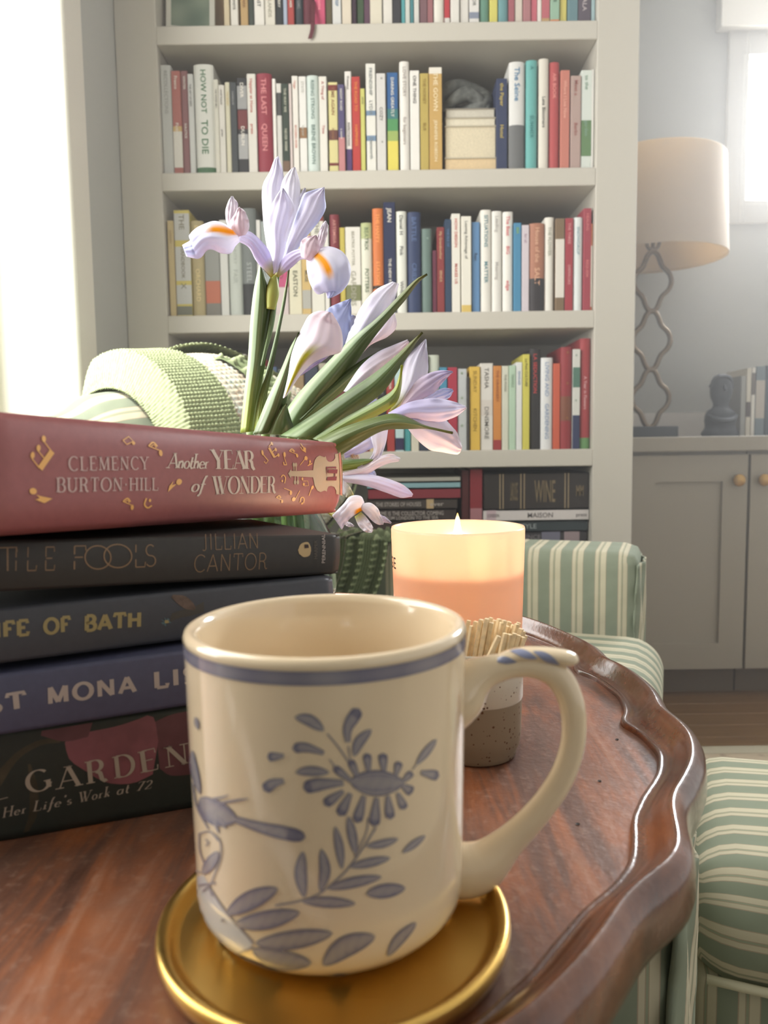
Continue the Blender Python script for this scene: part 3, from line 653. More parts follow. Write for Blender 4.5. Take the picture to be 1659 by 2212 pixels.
# lowest compartment: lying stacks
def lying(name_desc, xa, xb, ya, yb, Y, col, z0, text=None, tcol=WH, bands=(), d=.20, group='books lying in the lowest compartment', gold=()):
    """px extents; returns new top z"""
    h = (yb-ya)/FPX*Y; a = atY(xa, 1080, Y).x; b = atY(xb, 1080, Y).x
    b = min(b, XR-.002)
    t = empty('book'); t.location = (a, Y, z0); w = b-a; tag(t, name_desc, 'book', group)
    boxes('cover', [((0, 0, 0), (w, d, .0018)), ((0, 0, h-.0022), (w, d, h-.0004)), ((0, 0, 0), (w, .003, h-.0004))], bookmat(col), t)
    box('page_block', (.002, .003, .0018), (w-.002, d-.004, h-.0022), m_page, t)
    for f0, f1, c in bands:
        obj('spine_band', [(w*f0, -.0004, .001), (w*f1, -.0004, .001), (w*f1, -.0004, h-.001), (w*f0, -.0004, h-.001)], [(0, 1, 2, 3)], bookmat(c), t)
    if text:
        for (s, f0, f1, hh, zc) in text:
            V = []; Fc = []; tv, tf, tw = bfont(s, .008); n0 = len(V); sx = (f1-f0)*w/tw
            V += [(w*f0+q*sx, -.0008, h*zc-hh*h/2+r*hh*h) for q, r in tv]; Fc += [tuple(i+n0 for i in f) for f in tf]
            obj('spine_lettering', V, Fc, mat('spine_ink', tuple(tcol), .6), t)
    return z0+h
Y5 = YF+.02
def zpx(y): return atY(1160, y, Y5).z
z = ZD+.0003
zb = zpx(1192)
z = lying('bottom book of the right stack, hidden by the striped arm', 1046, 1272, 1192, 1192+(zb-z)/Y5*FPX, Y5, (90, 84, 76), z)
z = lying('white lying book second from bottom, lettered in wide grey capitals', 1044, 1274, 1171, 1192, Y5, (206, 206, 196), z, [('LIVE BEAUTIFUL', .33, .98, .55, .5)], (150, 150, 144))
z = lying('dark patterned lying book above the white capitals one', 1046, 1268, 1147, 1170, Y5+.004, (56, 52, 56), z, [('ESSENCE', .3, .55, .4, .5)], (120, 116, 120), ((.56, .74, (110, 110, 130)), (.78, .93, (150, 130, 134))))
z = lying('dark teal lying book under the white one', 1048, 1270, 1122, 1146, Y5+.004, (50, 62, 66), z, [('LIFE & STYLE', .12, .50, .42, .5)], (150, 160, 160))
z = lying('white lying book directly below the huge dark volume', 1044, 1276, 1096, 1121, Y5, (210, 202, 198), z, [('MAISON', .42, .66, .42, .5), ('LONDON', .04, .15, .3, .5), ('press', .88, .98, .3, .5)], (110, 104, 104), ((.03, .12, (196, 170, 176)),))
gb = [(f, f+.011, (150, 128, 92)) for f in (.145, .175, .345, .378, .768, .80)]
z = lying('huge black lying volume with gold rules, top of right stack', 1046, 1278, 1016, 1095, Y5+.002, (50, 42, 38), z, [('LAROUSSE', .25, .32, .5, .5), ('WINE', .48, .68, .6, .5), ('MM', .88, .95, .3, .5)], (120, 104, 76), tuple(gb))
# left stack
z = ZD+.0003
L5 = [(1192, None, (60, 50, 46), 'lowest dark book of the left stack', None), (1170, 1192, (70, 52, 48), 'brown lying book low in the left stack', [('THE ART OF THE HOUSE', .1, .6, .4, .5)]), (1146, 1169, (80, 60, 54), 'dull brown lying book in the left stack', [('FRENCH COUNTRY', .3, .7, .45, .5)]),
 (1118, 1145, (66, 50, 44), 'dark brown lying book behind the candle rim', [('PALACES', .3, .7, .45, .5)]), (1092, 1117, (62, 50, 46), 'dark book with white title in the left stack', [('HOME IS THE COLLECTOR COMING', .1, .86, .35, .65), ('FROM LONDON TO THE SEA', .2, .8, .3, .25)]),
 (1069, 1091, (66, 56, 50), 'dark book with a tan patch in the left stack', [('THE STORIES OF HOUSES', .1, .6, .4, .5), ('ever', .7, .85, .4, .5)]),
 (1045, 1068, (146, 44, 54), 'dark red lying book in the left stack', None), (1030, 1044, (130, 176, 184), 'thin pale blue lying book in the left stack', None), (1017, 1029, (176, 172, 156), 'thin grey-beige book on top of the left stack', None)]
for ya, yb, c, dsc, tx in L5:
    if yb is None: yb = ya+(zpx(ya)-z)/Y5*FPX; 
    z = lying(dsc+', lowest compartment', 790+random.random()*8, 985+random.random()*10, ya, yb, Y5, c, z, tx, (176, 168, 160), ((.66, .74, (190, 160, 110)),) if 'tan' in dsc else (), d=.18)
# leaning red and maroon volumes between stacks
for xa, xb, yt, c, dsc in ((998, 1014, 1014, (84, 26, 26), 'deep maroon upright book between the lying stacks'), (1016, 1043, 1012, (150, 38, 46), 'red upright book with a pale label between the lying stacks')):
    a = atY(xa, 1080, Y5).x; b = atY(xb, 1080, Y5).x
    upright(a, b, ZD+.0003, zpx(yt)-ZD, Y5+.003, .18, c, (200, 150, 150), '', dsc, 'upright books in the lowest compartment', ((.43, .68, (176, 110, 116)),) if 'label' in dsc else ())

# ================================================================== RIGHT SIDE: cabinets, lamp, bust, books
YC = 2.30
ct = empty('worktop'); tag(ct, 'long taupe countertop above the cabinets at right', 'countertop')
box('top', (.30, YC-.02, .756), (3.0, YB-.001, .80), m_cab, ct, bevel=.003)
kk = mat('brass_knob', (176, 140, 84), .3, 1)
for i, (a, b) in enumerate(((.30, .735), (.738, 1.093), (1.098, 1.452), (1.457, 1.81))):
    cb = empty('cabinet'); tag(cb, ['taupe cabinet mostly hidden by the bookcase', 'taupe shaker cabinet beside the bookcase edge', 'taupe shaker cabinet at the right frame edge', 'taupe shaker cabinet beyond the right frame edge'][i], 'cabinet', 'low cabinets under the countertop')
    box('body', (a, YC+.02, .088), (b, YB-.002, .7555), m_cab, cb)
    box('toe_kick', (a, YC+.06, .0), (b, YC+.075, .088), mat('toe_kick_paint', (110, 96, 80)), cb)
    z0, z1 = .09, .745; fr = .075 if i else .06
    d = empty('door'); d.parent = cb
    e = .002
    boxes('door_frame', [((a+e, YC, z0), (a+fr+e, YC+.02, z1)), ((b-fr-e, YC, z0), (b-e, YC+.02, z1)), ((a+fr+e, YC, z0), (b-fr-e, YC+.02, z0+.08)), ((a+fr+e, YC, z1-.08), (b-fr-e, YC+.02, z1))], m_cab, d)
    box('door_panel', (a+fr+e, YC+.009, z0+.08), (b-fr-e, YC+.018, z1-.08), m_cab, d)
    if i:
        kx = b-.035 if i == 1 else a+.035; kz = atY(1590, 1037, YC).z
        kn = lathe('knob', [(.001, 0), (.016, 0), (.0185, -.003), (.018, -.008), (.008, -.012), (.006, -.022)], 0, 0, kk, d, n=24)
        for v in kn.data.vertices: x, y_, z = v.co; v.co = (kx+x, YC-.022-z, kz+y_)
# lamp
lx = atY(1403, 700, 2.52).x; LY = 2.50; ZC = .80
lamp = empty('table_lamp'); tag(lamp, 'table lamp with linen drum shade and bronze quatrefoil stem', 'lamp')
m_bz = mat('aged_bronze', (120, 104, 84), .45, .7)
zsb = atY(1403, 560, LY).z; zst = atY(1403, 352, LY).z
def shade_m():
    m = bpy.data.materials.new('linen_shade'); m.use_nodes = True; nt = m.node_tree; b = nt.nodes['Principled BSDF']
    b.inputs['Base Color'].default_value = (*lin((200, 188, 172)), 1); b.inputs['Roughness'].default_value = .9
    t = nt.nodes.new('ShaderNodeBsdfTranslucent'); t.inputs[0].default_value = (*lin((232, 206, 160)), 1)
    mix = nt.nodes.new('ShaderNodeMixShader'); mix.inputs[0].default_value = .35
    nt.links.new(b.outputs[0], mix.inputs[1]); nt.links.new(t.outputs[0], mix.inputs[2]); nt.links.new(mix.outputs[0], nt.nodes['Material Output'].inputs[0]); return m
lathe('shade', [(.222, zsb), (.2215, zsb+.006), (.210, zst-.004), (.208, zst), (.206, zst-.002), (.2075, zst-.01), (.219, zsb+.01), (.219, zsb), (.222, zsb)], lx, LY, shade_m(), lamp, n=64)
for k in range(3):
    an = 2*pi*k/3+.4; tube('shade_spider', [(lx, LY, zst-.02), (lx+.206*cos(an), LY+.206*sin(an), zst-.012)], [.002, .002], m_bz, lamp, n=6)
box('base', (lx-.075, LY-.05, ZC), (lx+.075, LY+.05, ZC+.034), mat('black_base', (40, 46, 50), .4), lamp, bevel=.003)
for i in range(3):
    zc = ZC+.034+.090+i*.184; P = []
    for j in range(65):
        t = 2*pi*j/64; r = 1+.16*cos(4*t)
        P.append((lx+.052*r*cos(t), LY, zc+.080*r*sin(t)))
    tube('quatrefoil', P, [.0085]*65, m_bz, lamp, n=8, samples=129)
zq = ZC+.034+.184*3
tube('finial_post', [(lx, LY, zq-.005), (lx, LY, zst-.02)], [.006, .006], m_bz, lamp, n=10)
P = [(lx+.02*cos(2*pi*j/24), LY, zq+.028+.024*sin(2*pi*j/24)) for j in range(25)]
tube('ring', P, [.006]*25, m_bz, lamp, n=8, samples=49)
lathe('bulb', [(.001, zq+.10), (.02, zq+.105), (.031, zq+.13), (.026, zq+.155), (.013, zq+.175), (.012, zq+.195)], lx, LY, mat('opal_bulb', (230, 228, 220), .3), lamp, n=24)
# bust
bx = atY(1556, 900, 2.48); bu = empty('bust'); tag(bu, 'dark figurine bust standing on the countertop', 'figurine')
m_bu = mat('dark_stone', (52, 56, 62), .6, noise=.2, nscale=40)
ox, oy = bx.x, 2.48
sil = [(.060, 0), (.062, .008), (.055, .016), (.050, .022), (.050, .030), (.052, .040), (.050, .056), (.043, .066), (.030, .072), (.025, .078), (.026, .086), (.033, .098), (.0365, .112), (.0365, .128), (.033, .142), (.024, .153), (.011, .158), (.001, .159)]
sil = [(r*.95, z_*1.24) for r, z_ in sil]
lathe('body', [(r, ZC+z_) for r, z_ in sil], ox, oy, m_bu, bu, n=40, sy=.75)
tube('nose', [(ox, oy-.026, ZC+.160), (ox, oy-.033, ZC+.145)], [.003, .005], m_bu, bu, n=8)
tube('shoulder_drape', [(ox-.046, oy-.012, ZC+.066), (ox-.02, oy-.036, ZC+.05), (ox+.02, oy-.038, ZC+.05), (ox+.046, oy-.012, ZC+.066)], [.006, .009, .009, .006], m_bu, bu, n=12)
tube('hair', [(ox-.034, oy, ZC+.155), (ox-.02, oy-.014, ZC+.182), (ox, oy-.016, ZC+.188), (ox+.02, oy-.014, ZC+.182), (ox+.034, oy, ZC+.155)], [.007]*5, m_bu, bu, n=10)
# books on counter
cbk = [(1598, 1609, 812, (150, 150, 142), D, '', 'grey-white book next to the dark figurine', ()), (1610, 1620, 796, (206, 196, 176), D, '', 'cream book with a dark square, on the countertop', ((.5, .72, (84, 72, 66)),)),
 (1621, 1629, 794, (216, 212, 200), D, '', 'slim white book on the countertop', ((.08, .4, (110, 100, 92)),)), (1630, 1650, 792, (110, 126, 134), WH, '', 'blue-grey book with pale label on the countertop', ((.2, .75, (184, 174, 160)),)),
 (1651, 1675, 790, (70, 84, 96), WH, '', 'dark slate book at the right edge of the countertop', ()), (1677, 1700, 800, (150, 120, 100), WH, '', 'tan book beyond the slate one on the countertop', ())]
for xa, xb, yt, c, tc_, tx, dsc, bd in cbk:
    a = atY(xa, 940, 2.50).x; b = atY(xb, 940, 2.50).x; h = atY(xa, yt, 2.50).z-ZC
    upright(a, b, ZC+.0004, h, 2.50, .15, c, tc_, tx, dsc, 'books on the countertop', bd)

# ================================================================== RUG
def rug_m():
    m = bpy.data.materials.new('patterned_rug'); m.use_nodes = True; nt = m.node_tree; b = nt.nodes['Principled BSDF']
    tc = nt.nodes.new('ShaderNodeTexCoord'); v = nt.nodes.new('ShaderNodeTexVoronoi'); v.inputs['Scale'].default_value = 22
    n = nt.nodes.new('ShaderNodeTexNoise'); n.inputs['Scale'].default_value = 40
    r = nt.nodes.new('ShaderNodeValToRGB'); e = r.color_ramp.elements; e[0].color = (*lin((96, 76, 62)), 1); e[1].color = (*lin((176, 160, 136)), 1); e[0].position = .25; e[1].position = .55
    mx = nt.nodes.new('ShaderNodeMath'); mx.operation = 'ADD'; mul = nt.nodes.new('ShaderNodeMath'); mul.operation = 'MULTIPLY'; mul.inputs[1].default_value = .4
    nt.links.new(tc.outputs['Object'], v.inputs['Vector']); nt.links.new(tc.outputs['Object'], n.inputs['Vector'])
    nt.links.new(n.outputs['Fac'], mul.inputs[0]); nt.links.new(v.outputs['Distance'], mx.inputs[0]); nt.links.new(mul.outputs[0], mx.inputs[1])
    nt.links.new(mx.outputs[0], r.inputs[0]); nt.links.new(r.outputs[0], b.inputs['Base Color']); b.inputs['Roughness'].default_value = 1; return m
rg = empty('rug'); tag(rg, 'brown and beige patterned area rug with pale border', 'rug')
boxes('field', [((-.45, -.6, .0003), (2.4, 1.62, .008)), ((.56, 1.62, .0003), (2.4, 1.86, .008))], rug_m(), rg)
boxes('border', [((.56, 1.86, .0003), (2.4, 1.905, .009))], mat('rug_border', (176, 168, 146), 1), rg)

# ================================================================== STRIPED UPHOLSTERY
def stripe_m():
    m = bpy.data.materials.new('striped_upholstery'); m.use_nodes = True; nt = m.node_tree; b = nt.nodes['Principled BSDF']
    uv = nt.nodes.new('ShaderNodeUVMap'); sp = nt.nodes.new('ShaderNodeSeparateXYZ'); fr = nt.nodes.new('ShaderNodeMath'); fr.operation = 'FRACT'
    r = nt.nodes.new('ShaderNodeValToRGB'); cr = r.color_ramp; cr.interpolation = 'CONSTANT'
    gr = lin((132, 140, 122)); crm = lin((190, 184, 160)); pk = lin((166, 152, 132)); g2 = lin((150, 156, 134))
    stops = [(0, gr), (.50, pk), (.525, crm), (.60, crm), (.66, pk), (.68, g2), (.74, pk), (.76, crm), (.975, pk)]
    cr.elements[0].position = 0; cr.elements[0].color = (*gr, 1); cr.elements[1].position = .50; cr.elements[1].color = (*pk, 1)
    for p, c in stops[2:]:
        e = cr.elements.new(p); e.color = (*c, 1)
    nt.links.new(uv.outputs[0], sp.inputs[0]); nt.links.new(sp.outputs[0], fr.inputs[0]); nt.links.new(fr.outputs[0], r.inputs[0])
    nt.links.new(r.outputs[0], b.inputs['Base Color']); b.inputs['Roughness'].default_value = .85; b.inputs['Specular IOR Level'].default_value = .2
    pass
    tc = nt.nodes.new('ShaderNodeTexCoord'); n = nt.nodes.new('ShaderNodeTexNoise'); n.inputs['Scale'].default_value = 18
    bp = nt.nodes.new('ShaderNodeBump'); bp.inputs['Strength'].default_value = .25; bp.inputs['Distance'].default_value = .02
    nt.links.new(tc.outputs['Object'], n.inputs['Vector']); nt.links.new(n.outputs['Fac'], bp.inputs['Height']); nt.links.new(bp.outputs[0], b.inputs['Normal'])
    return m
m_str = stripe_m(); PER = .0355
CO = Vector((.15, .33, 0)); cu_ = Vector((.936, -.351, 0)); cv_ = Vector((.351, .936, 0)); cz_ = Vector((0, 0, 1))
def cushion(name, O, ex, ey, ez, sx, sy, sz, r, axis, parent, per=PER, n=14, off=0, puff=0, puffx=0, wrap=False):
    """rounded box with stripes; axis = index (0,1,2) along which stripe colour varies"""
    V = []; Fc = []; UV = []
    idx = {}
    N = n
    def f(t, L):   # distribute samples densely at edges
        return t*L
    def add(i, j, k):
        key = (i, j, k)
        if key in idx: return idx[key]
        p = np.array([i/N*sx, j/N*sy, k/N*sz]); lo = np.array([r, r, r]); hi = np.array([sx-r, sy-r, sz-r])
        c = np.minimum(np.maximum(p, lo), hi); d = p-c; L = np.linalg.norm(d)
        q = c+d/L*r if L > 1e-9 else p
        if puff:
            u = (i/N-.5)*2; v = (j/N-.5)*2; q = q+np.array([0, 0, puff*(1-u*u)*(1-v*v)*(1 if k > N/2 else -.3)])
        if puffx: 
            v = (k/N-.5)*2; q[1] += puffx*(1-v*v)*(-1 if j < N/2 else 1)
        w = O+ex*q[0]+ey*q[1]+ez*q[2]
        idx[key] = len(V); V.append(w); UV.append(((p[axis]+off+(p[2] if wrap else 0))/per, p[(axis+1) % 3])); return idx[key]
    for a in range(3):
        for side in (0, N):
            b, c = [x for x in range(3) if x != a]
            for i in range(N):
                for j in range(N):
                    quad = []
                    for di, dj in ((0, 0), (1, 0), (1, 1), (0, 1)):
                        t = [0, 0, 0]; t[a] = side; t[b] = i+di; t[c] = j+dj; quad.append(add(*t))
                    Fc.append(tuple(quad))
    return fixn(obj(name, V, Fc, m_str, parent, smooth=True, uvs=UV))
ch = empty('armchair'); tag(ch, 'green and cream striped slipcovered armchair behind the table', 'armchair')
def L(u, v, z): return CO+cu_*u+cv_*v+cz_*z
ZB = .165
cushion('arm', L(-.72, .885, ZB), cu_, cv_, cz_, .650, .15, .62-ZB, .022, 0, ch, n=24, off=.002)
cushion('arm', L(-.62, .045, ZB), cu_, cv_, cz_, .605, .11, .590-ZB, .03, 0, ch, n=24)
cushion('seat_cushion', L(-.56, .160, .385), cu_, cv_, cz_, .530, .720, .115, .05, 1, ch, n=30)
cushion('seat_base', L(-.60, .15, ZB), cu_, cv_, cz_, .565, .74, .385-ZB, .03, 1, ch, n=24)
cushion('skirt_roll', L(-.08, .64, .28), cu_, cv_, cz_, .085, .24, .10, .04, 1, ch, n=20)
for (u, v) in ((-.06, .075), (-.06, .98), (-.66, .22), (-.66, .98)):
    lathe('leg', [(.001, .0085), (.018, .0085), (.024, ZB+.004), (.001, ZB+.004)], L(u, v, 0).x, L(u, v, 0).y, mat('dark_leg', (60, 40, 28)), ch, n=16)
def gather(v0, z0, z1, u0, w_):
    V = []; Fc = []; UV = []; nz = 60; nr = 20
    for k in range(nz+1):
        z_ = z0+(z1-z0)*k/nz
        for j in range(nr+1):
            t = j/nr; V.append(L(u0+.010*sin(pi*t)+.0022*sin(t*19+k*.23), v0+.004+w_*t+.003*sin(k*.9), z_)); UV.append((t*4.2, z_))
    for k in range(nz):
        for j in range(nr):
            a = k*(nr+1)+j; Fc.append((a, a+1, a+nr+2, a+nr+1))
    o = fixn(obj('gathered_panel', V, Fc, m_str, ch, smooth=True, uvs=UV)); s = o.modifiers.new('s', 'SOLIDIFY'); s.thickness = .003
    return o
gather(.885, ZB+.02, .60, -.072, .142); gather(.045, ZB+.02, .565, -.017, .10)
# back roll
bp_ = [(-.43, .86, .77), (-.405, .90, .765), (-.372, .955, .755), (-.30, 1.07, .757), (-.25, 1.20, .760), (-.19, 1.32, .740), (-.14, 1.42, .69)]
br_ = [.012, .065, .105, .118, .118, .11, .06]
Q = catmull([p+(r,) for p, r in zip(bp_, br_)], 60)
V = []; Fc = []; UV = []; nn = 40
for k, q in enumerate(Q):
    a = Vector(Q[max(0, k-1)][:3]); b = Vector(Q[min(59, k+1)][:3]); t = (b-a).normalized(); x = Vector((0, 0, 1)); y_ = t.cross(x).normalized(); x = y_.cross(t)
    for i in range(nn):
        an = 2*pi*i/nn; V.append(Vector(q[:3])+x*cos(an)*q[3]+y_*sin(an)*q[3]*.9); UV.append((i/nn*2*pi*.11/PER/1.25, k/59))
for k in range(59):
    for i in range(nn): a = k*nn+i; b = k*nn+(i+1) % nn; Fc.append((a, b, b+nn, a+nn))
Fc.append(tuple(range(nn))); Fc.append(tuple(range(59*nn, 60*nn)))
fixn(obj('backrest_roll', V, Fc, m_str, ch, smooth=True, uvs=UV))
bo = Vector((-.40, .93, .12)); bd = (Vector((-.15, 1.40, .12))-bo).normalized(); bn = Vector((bd.y, -bd.x, 0))
cushion('backrest', bo-bn*.075, bn, bd, cz_, .13, (Vector((-.15, 1.40, .12))-bo).length, .50, .03, 1, ch, n=20)
# footstool
fs = empty('footstool'); tag(fs, 'green and cream striped upholstered footstool at lower right', 'footstool')
fx0 = atZ(1484, 2060, .37).x
FO = Vector((fx0, .615, 0))
cushion('cushion', FO+cz_*.325, cu_, cv_, cz_, .50, .31, .106, .047, 1, fs, per=.0345, n=34, puff=.016, wrap=True)
cushion('body', FO+cu_*.012+cv_*.012+cz_*.06, cu_, cv_, cz_, .48, .286, .280, .012, 0, fs, n=16, off=.02)
tube('piping', [FO+cu_*.02+cv_*.004+cz_*.342, FO+cu_*.25-cv_*.002+cz_*.342, FO+cu_*.48+cv_*.004+cz_*.342], [.004]*3, mat('cream_piping', (206, 202, 176), .8), fs, n=8)
for i in (0, 1):
    for j in (0, 1):
        q_ = FO+cu_*(.05+.38*i)+cv_*(.05+.19*j); lathe('foot', [(.001, .0085), (.016, .0085), (.02, .062), (.001, .062)], q_.x, q_.y, mat('dark_leg', (60, 40, 28)), fs, n=16)

# ------------------------------------------------------------------ knitted blanket
m_knit = vcmat('knit_wool', .95, 0, .1, noise=.35, nscale=260)
bl = empty('blanket'); tag(bl, 'chunky green and multicoloured knitted blanket draped over the armchair back', 'blanket')
gk = lin((160, 170, 134)); gk2 = lin((170, 180, 142)); dk = lin((112, 124, 92)); cm = lin((206, 200, 184)); bw = lin((160, 130, 100)); aq = lin((176, 200, 196))
rnd = np.random.RandomState(5); shade_ = 1.0
def knit_piece(name, posf, na, nb, style, aL, bL, th=.004):
    """posf(a,b)-> (point, normal); style = garter|bobble|tweed ; aL,bL physical lengths"""
    V = []; cols = []; Fc = []
    R1 = rnd.rand(400)
    for i in range(na+1):
        for j in range(nb+1):
            a = i/na; b = j/nb; p, nrm = posf(a, b); x = a*aL; y_ = b*bL
            if style == 'garter':
                row_ = sin(2*pi*y_/.0085+.9*sin(x*60)*.3); st = sin(2*pi*x/.006+pi*(int(y_/.0085) % 2))
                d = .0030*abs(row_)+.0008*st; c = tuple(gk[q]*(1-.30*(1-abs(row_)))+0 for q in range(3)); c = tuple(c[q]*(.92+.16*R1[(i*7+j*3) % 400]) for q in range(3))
            elif style == 'bobble':
                d = .008*max(0, sin(2*pi*x/.024))*max(0, sin(2*pi*y_/.020+pi*(int(x/.024) % 2)*.8))**.6+.0012*sin(2*pi*x/.005)
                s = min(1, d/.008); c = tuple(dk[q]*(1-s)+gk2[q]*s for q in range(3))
            else:
                k = (int(x/.0035+R1[j % 400]*2)*57+int(y_/.0030+R1[i % 400]*2)*131) % 400; v = R1[k]
                base = cm if v < .48 else (bw if v < .62 else (aq if v < .74 else (gk if v < .93 else lin((190, 150, 122)))))
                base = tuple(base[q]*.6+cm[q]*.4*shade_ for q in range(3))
                d = .0028*abs(sin(2*pi*y_/.012))*abs(sin(2*pi*x/.014)); c = tuple(base[q]*(.8+.3*R1[(k*3) % 400]) for q in range(3))
            V.append(Vector(p)+Vector(nrm)*d); cols.append(c)
    for i in range(na):
        for j in range(nb):
            a = i*(nb+1)+j; Fc.append((a, a+1, a+nb+2, a+nb+1))
    o = obj(name, V, Fc, m_knit, bl, smooth=True, cols=cols); fixn(o)
    return o
def rollpos(extra):
    def f(s, ang):
        k = max(0, min(58.999, s*59)); i0 = int(k); fr = k-i0; q = Q[i0]*(1-fr)+Q[i0+1]*fr
        a = Vector(Q[max(0, i0-1)][:3]); b = Vector(Q[min(59, i0+2)][:3]); t = (b-a).normalized(); y_ = t.cross(Vector((0, 0, 1))).normalized(); x = y_.cross(t)
        nrm = x*cos(ang)+y_*sin(ang)*1.0
        return Vector(q[:3])+nrm*(q[3]+extra), nrm
    return f
# y_ = t x z points toward camera-right side ; ang positive -> camera side
rp = rollpos(.012)
def fold(s): return .014*sin(s*19)+.012
def piece(s0a, s1a, s0b, s1b, a0, a1, ex=0, hem=0):
    """region between s0 and s1 which both shift linearly with angle"""
    def f(a, b):
        ang = a0+(a1-a0)*b; s = (s0a+(s0b-s0a)*b)*(1-a)+(s1a+(s1b-s1a)*b)*a
        k = 1.0
        if hem: q_ = min(1, a/hem); k *= q_*q_*(3-2*q_)
        q_ = min(1, b/.16); k *= .1+.9*q_*q_*(3-2*q_)
        p, n = rollpos(.003+k*(.005+ex+.030*max(0, cos(ang-.25))+.006*(1+sin(s*14+ang*1.3))))(s, ang)
        return p, n
    return f
A0, A1 = -.9, 2.3
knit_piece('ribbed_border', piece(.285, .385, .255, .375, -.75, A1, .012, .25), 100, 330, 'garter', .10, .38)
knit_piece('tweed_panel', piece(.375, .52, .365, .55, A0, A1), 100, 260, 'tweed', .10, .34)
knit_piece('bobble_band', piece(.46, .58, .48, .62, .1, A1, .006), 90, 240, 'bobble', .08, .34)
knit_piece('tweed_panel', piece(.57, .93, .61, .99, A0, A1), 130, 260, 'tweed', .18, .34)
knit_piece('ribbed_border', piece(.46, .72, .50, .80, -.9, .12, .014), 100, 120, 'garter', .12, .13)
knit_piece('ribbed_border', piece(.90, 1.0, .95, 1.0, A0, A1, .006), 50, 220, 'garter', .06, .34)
# hanging fold over the far arm
def hang(a, b):
    u = -.60+.125*a; w = .006*sin(a*17)+.004*sin(a*31)
    if b < .2: return L(u, .99-.125*b/.2, .630+.004*sin(a*12)), cz_
    t = (b-.2)/.8; return L(u-.03*t*t, .865+w-.012*t, .630-.115*t), -cv_
def hang2(a, b):
    p, n = hang(a, b); return p-cv_*.007+cz_*.004-cu_*.02, n
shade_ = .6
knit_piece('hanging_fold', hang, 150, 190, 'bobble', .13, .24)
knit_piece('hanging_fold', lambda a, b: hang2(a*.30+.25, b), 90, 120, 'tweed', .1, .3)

# ================================================================== TABLE
T = .645; TC = Vector((-.15, .43, 0))
rc_t = [(-55, .3120), (-53.8, .3115), (-50.4, .3090), (-47.8, .3073), (-45.2, .3049), (-42, .3023), (-38.7, .3043), (-36.2, .3070), (-33.6, .3049), (-30.6, .2996), (-27.3, .2967), (-24.3, .2993), (-19.2, .3033), (-15, .3044), (-12.2, .3033), (-8.7, .2990), (-6.7, .2962), (-4.6, .2981), (-.9, .3000), (6.8, .3003), (9, .2990), (10.9, .2962), (12.3, .2986), (17.2, .3048), (22.2, .3062), (30.7, .3119), (35, .3138)]
ri_t = [(-55, .2956), (-53.9, .2956), (-52.1, .2933), (-49.5, .2923), (-47.7, .2901), (-45.2, .2882), (-42.2, .2867), (-38.5, .2886), (-35.2, .2885), (-33.1, .2864), (-28.3, .2809), (-24, .2817), (-18.5, .2876), (-13.8, .2898), (-8.6, .2836), (-5.6, .2763), (-2.4, .2829), (3, .2882), (10.1, .2880), (14, .2825), (17.8, .2930), (22.6, .3000), (32.5, .3040), (35, .3045)]
def interp(tab, th):
    th = (th+55) % 180 - 55
    if th > 35: th = 70-th
    th = max(-55, min(35, th)); xs = [t[0] for t in tab]; ys = [t[1] for t in tab]
    return float(np.interp(th, xs, ys))
prof = [(0, 0), (.025, .0024), (.07, .0032), (.13, .0026), (.25, .0030), (.40, .0042), (.54, .0066), (.68, .0096), (.80, .0120), (.90, .0134), (.96, .0139), (1.0, .0136)]
outp = [(.0030, .0120), (.0052, .0080), (.0058, .0030), (.0060, -.004), (.0048, -.009), (.0015, -.013), (-.006, -.0155), (-.02, -.017)]
N = 900; V = []; Fc = []
sm_i = [interp(ri_t, -180+360*i/N+.0) for i in range(N)]; sm_c = [interp(rc_t, -180+360*i/N) for i in range(N)]
def smooth(a, w=4): 
    b = np.array(a); ker = np.ones(2*w+1)/(2*w+1); e = np.concatenate([b[-w:], b, b[:w]]); return np.convolve(e, ker, 'valid')
si = smooth(sm_i, 3); sc_ = smooth(sm_c, 4)
rows = []
for (t, z_) in prof: rows.append([(si[i]+(sc_[i]-si[i])*t, T+z_) for i in range(N)])
for (dr, z_) in outp: rows.append([(sc_[i]+dr, T+z_) for i in range(N)])
for rw in rows:
    for i, (r, z_) in enumerate(rw):
        th = radians(-180+360*i/N); V.append((TC.x+r*cos(th), TC.y+r*sin(th), z_))
for j in range(len(rows)-1):
    for i in range(N): a = j*N+i; b = j*N+(i+1) % N; Fc.append((a, b, b+N, a+N))
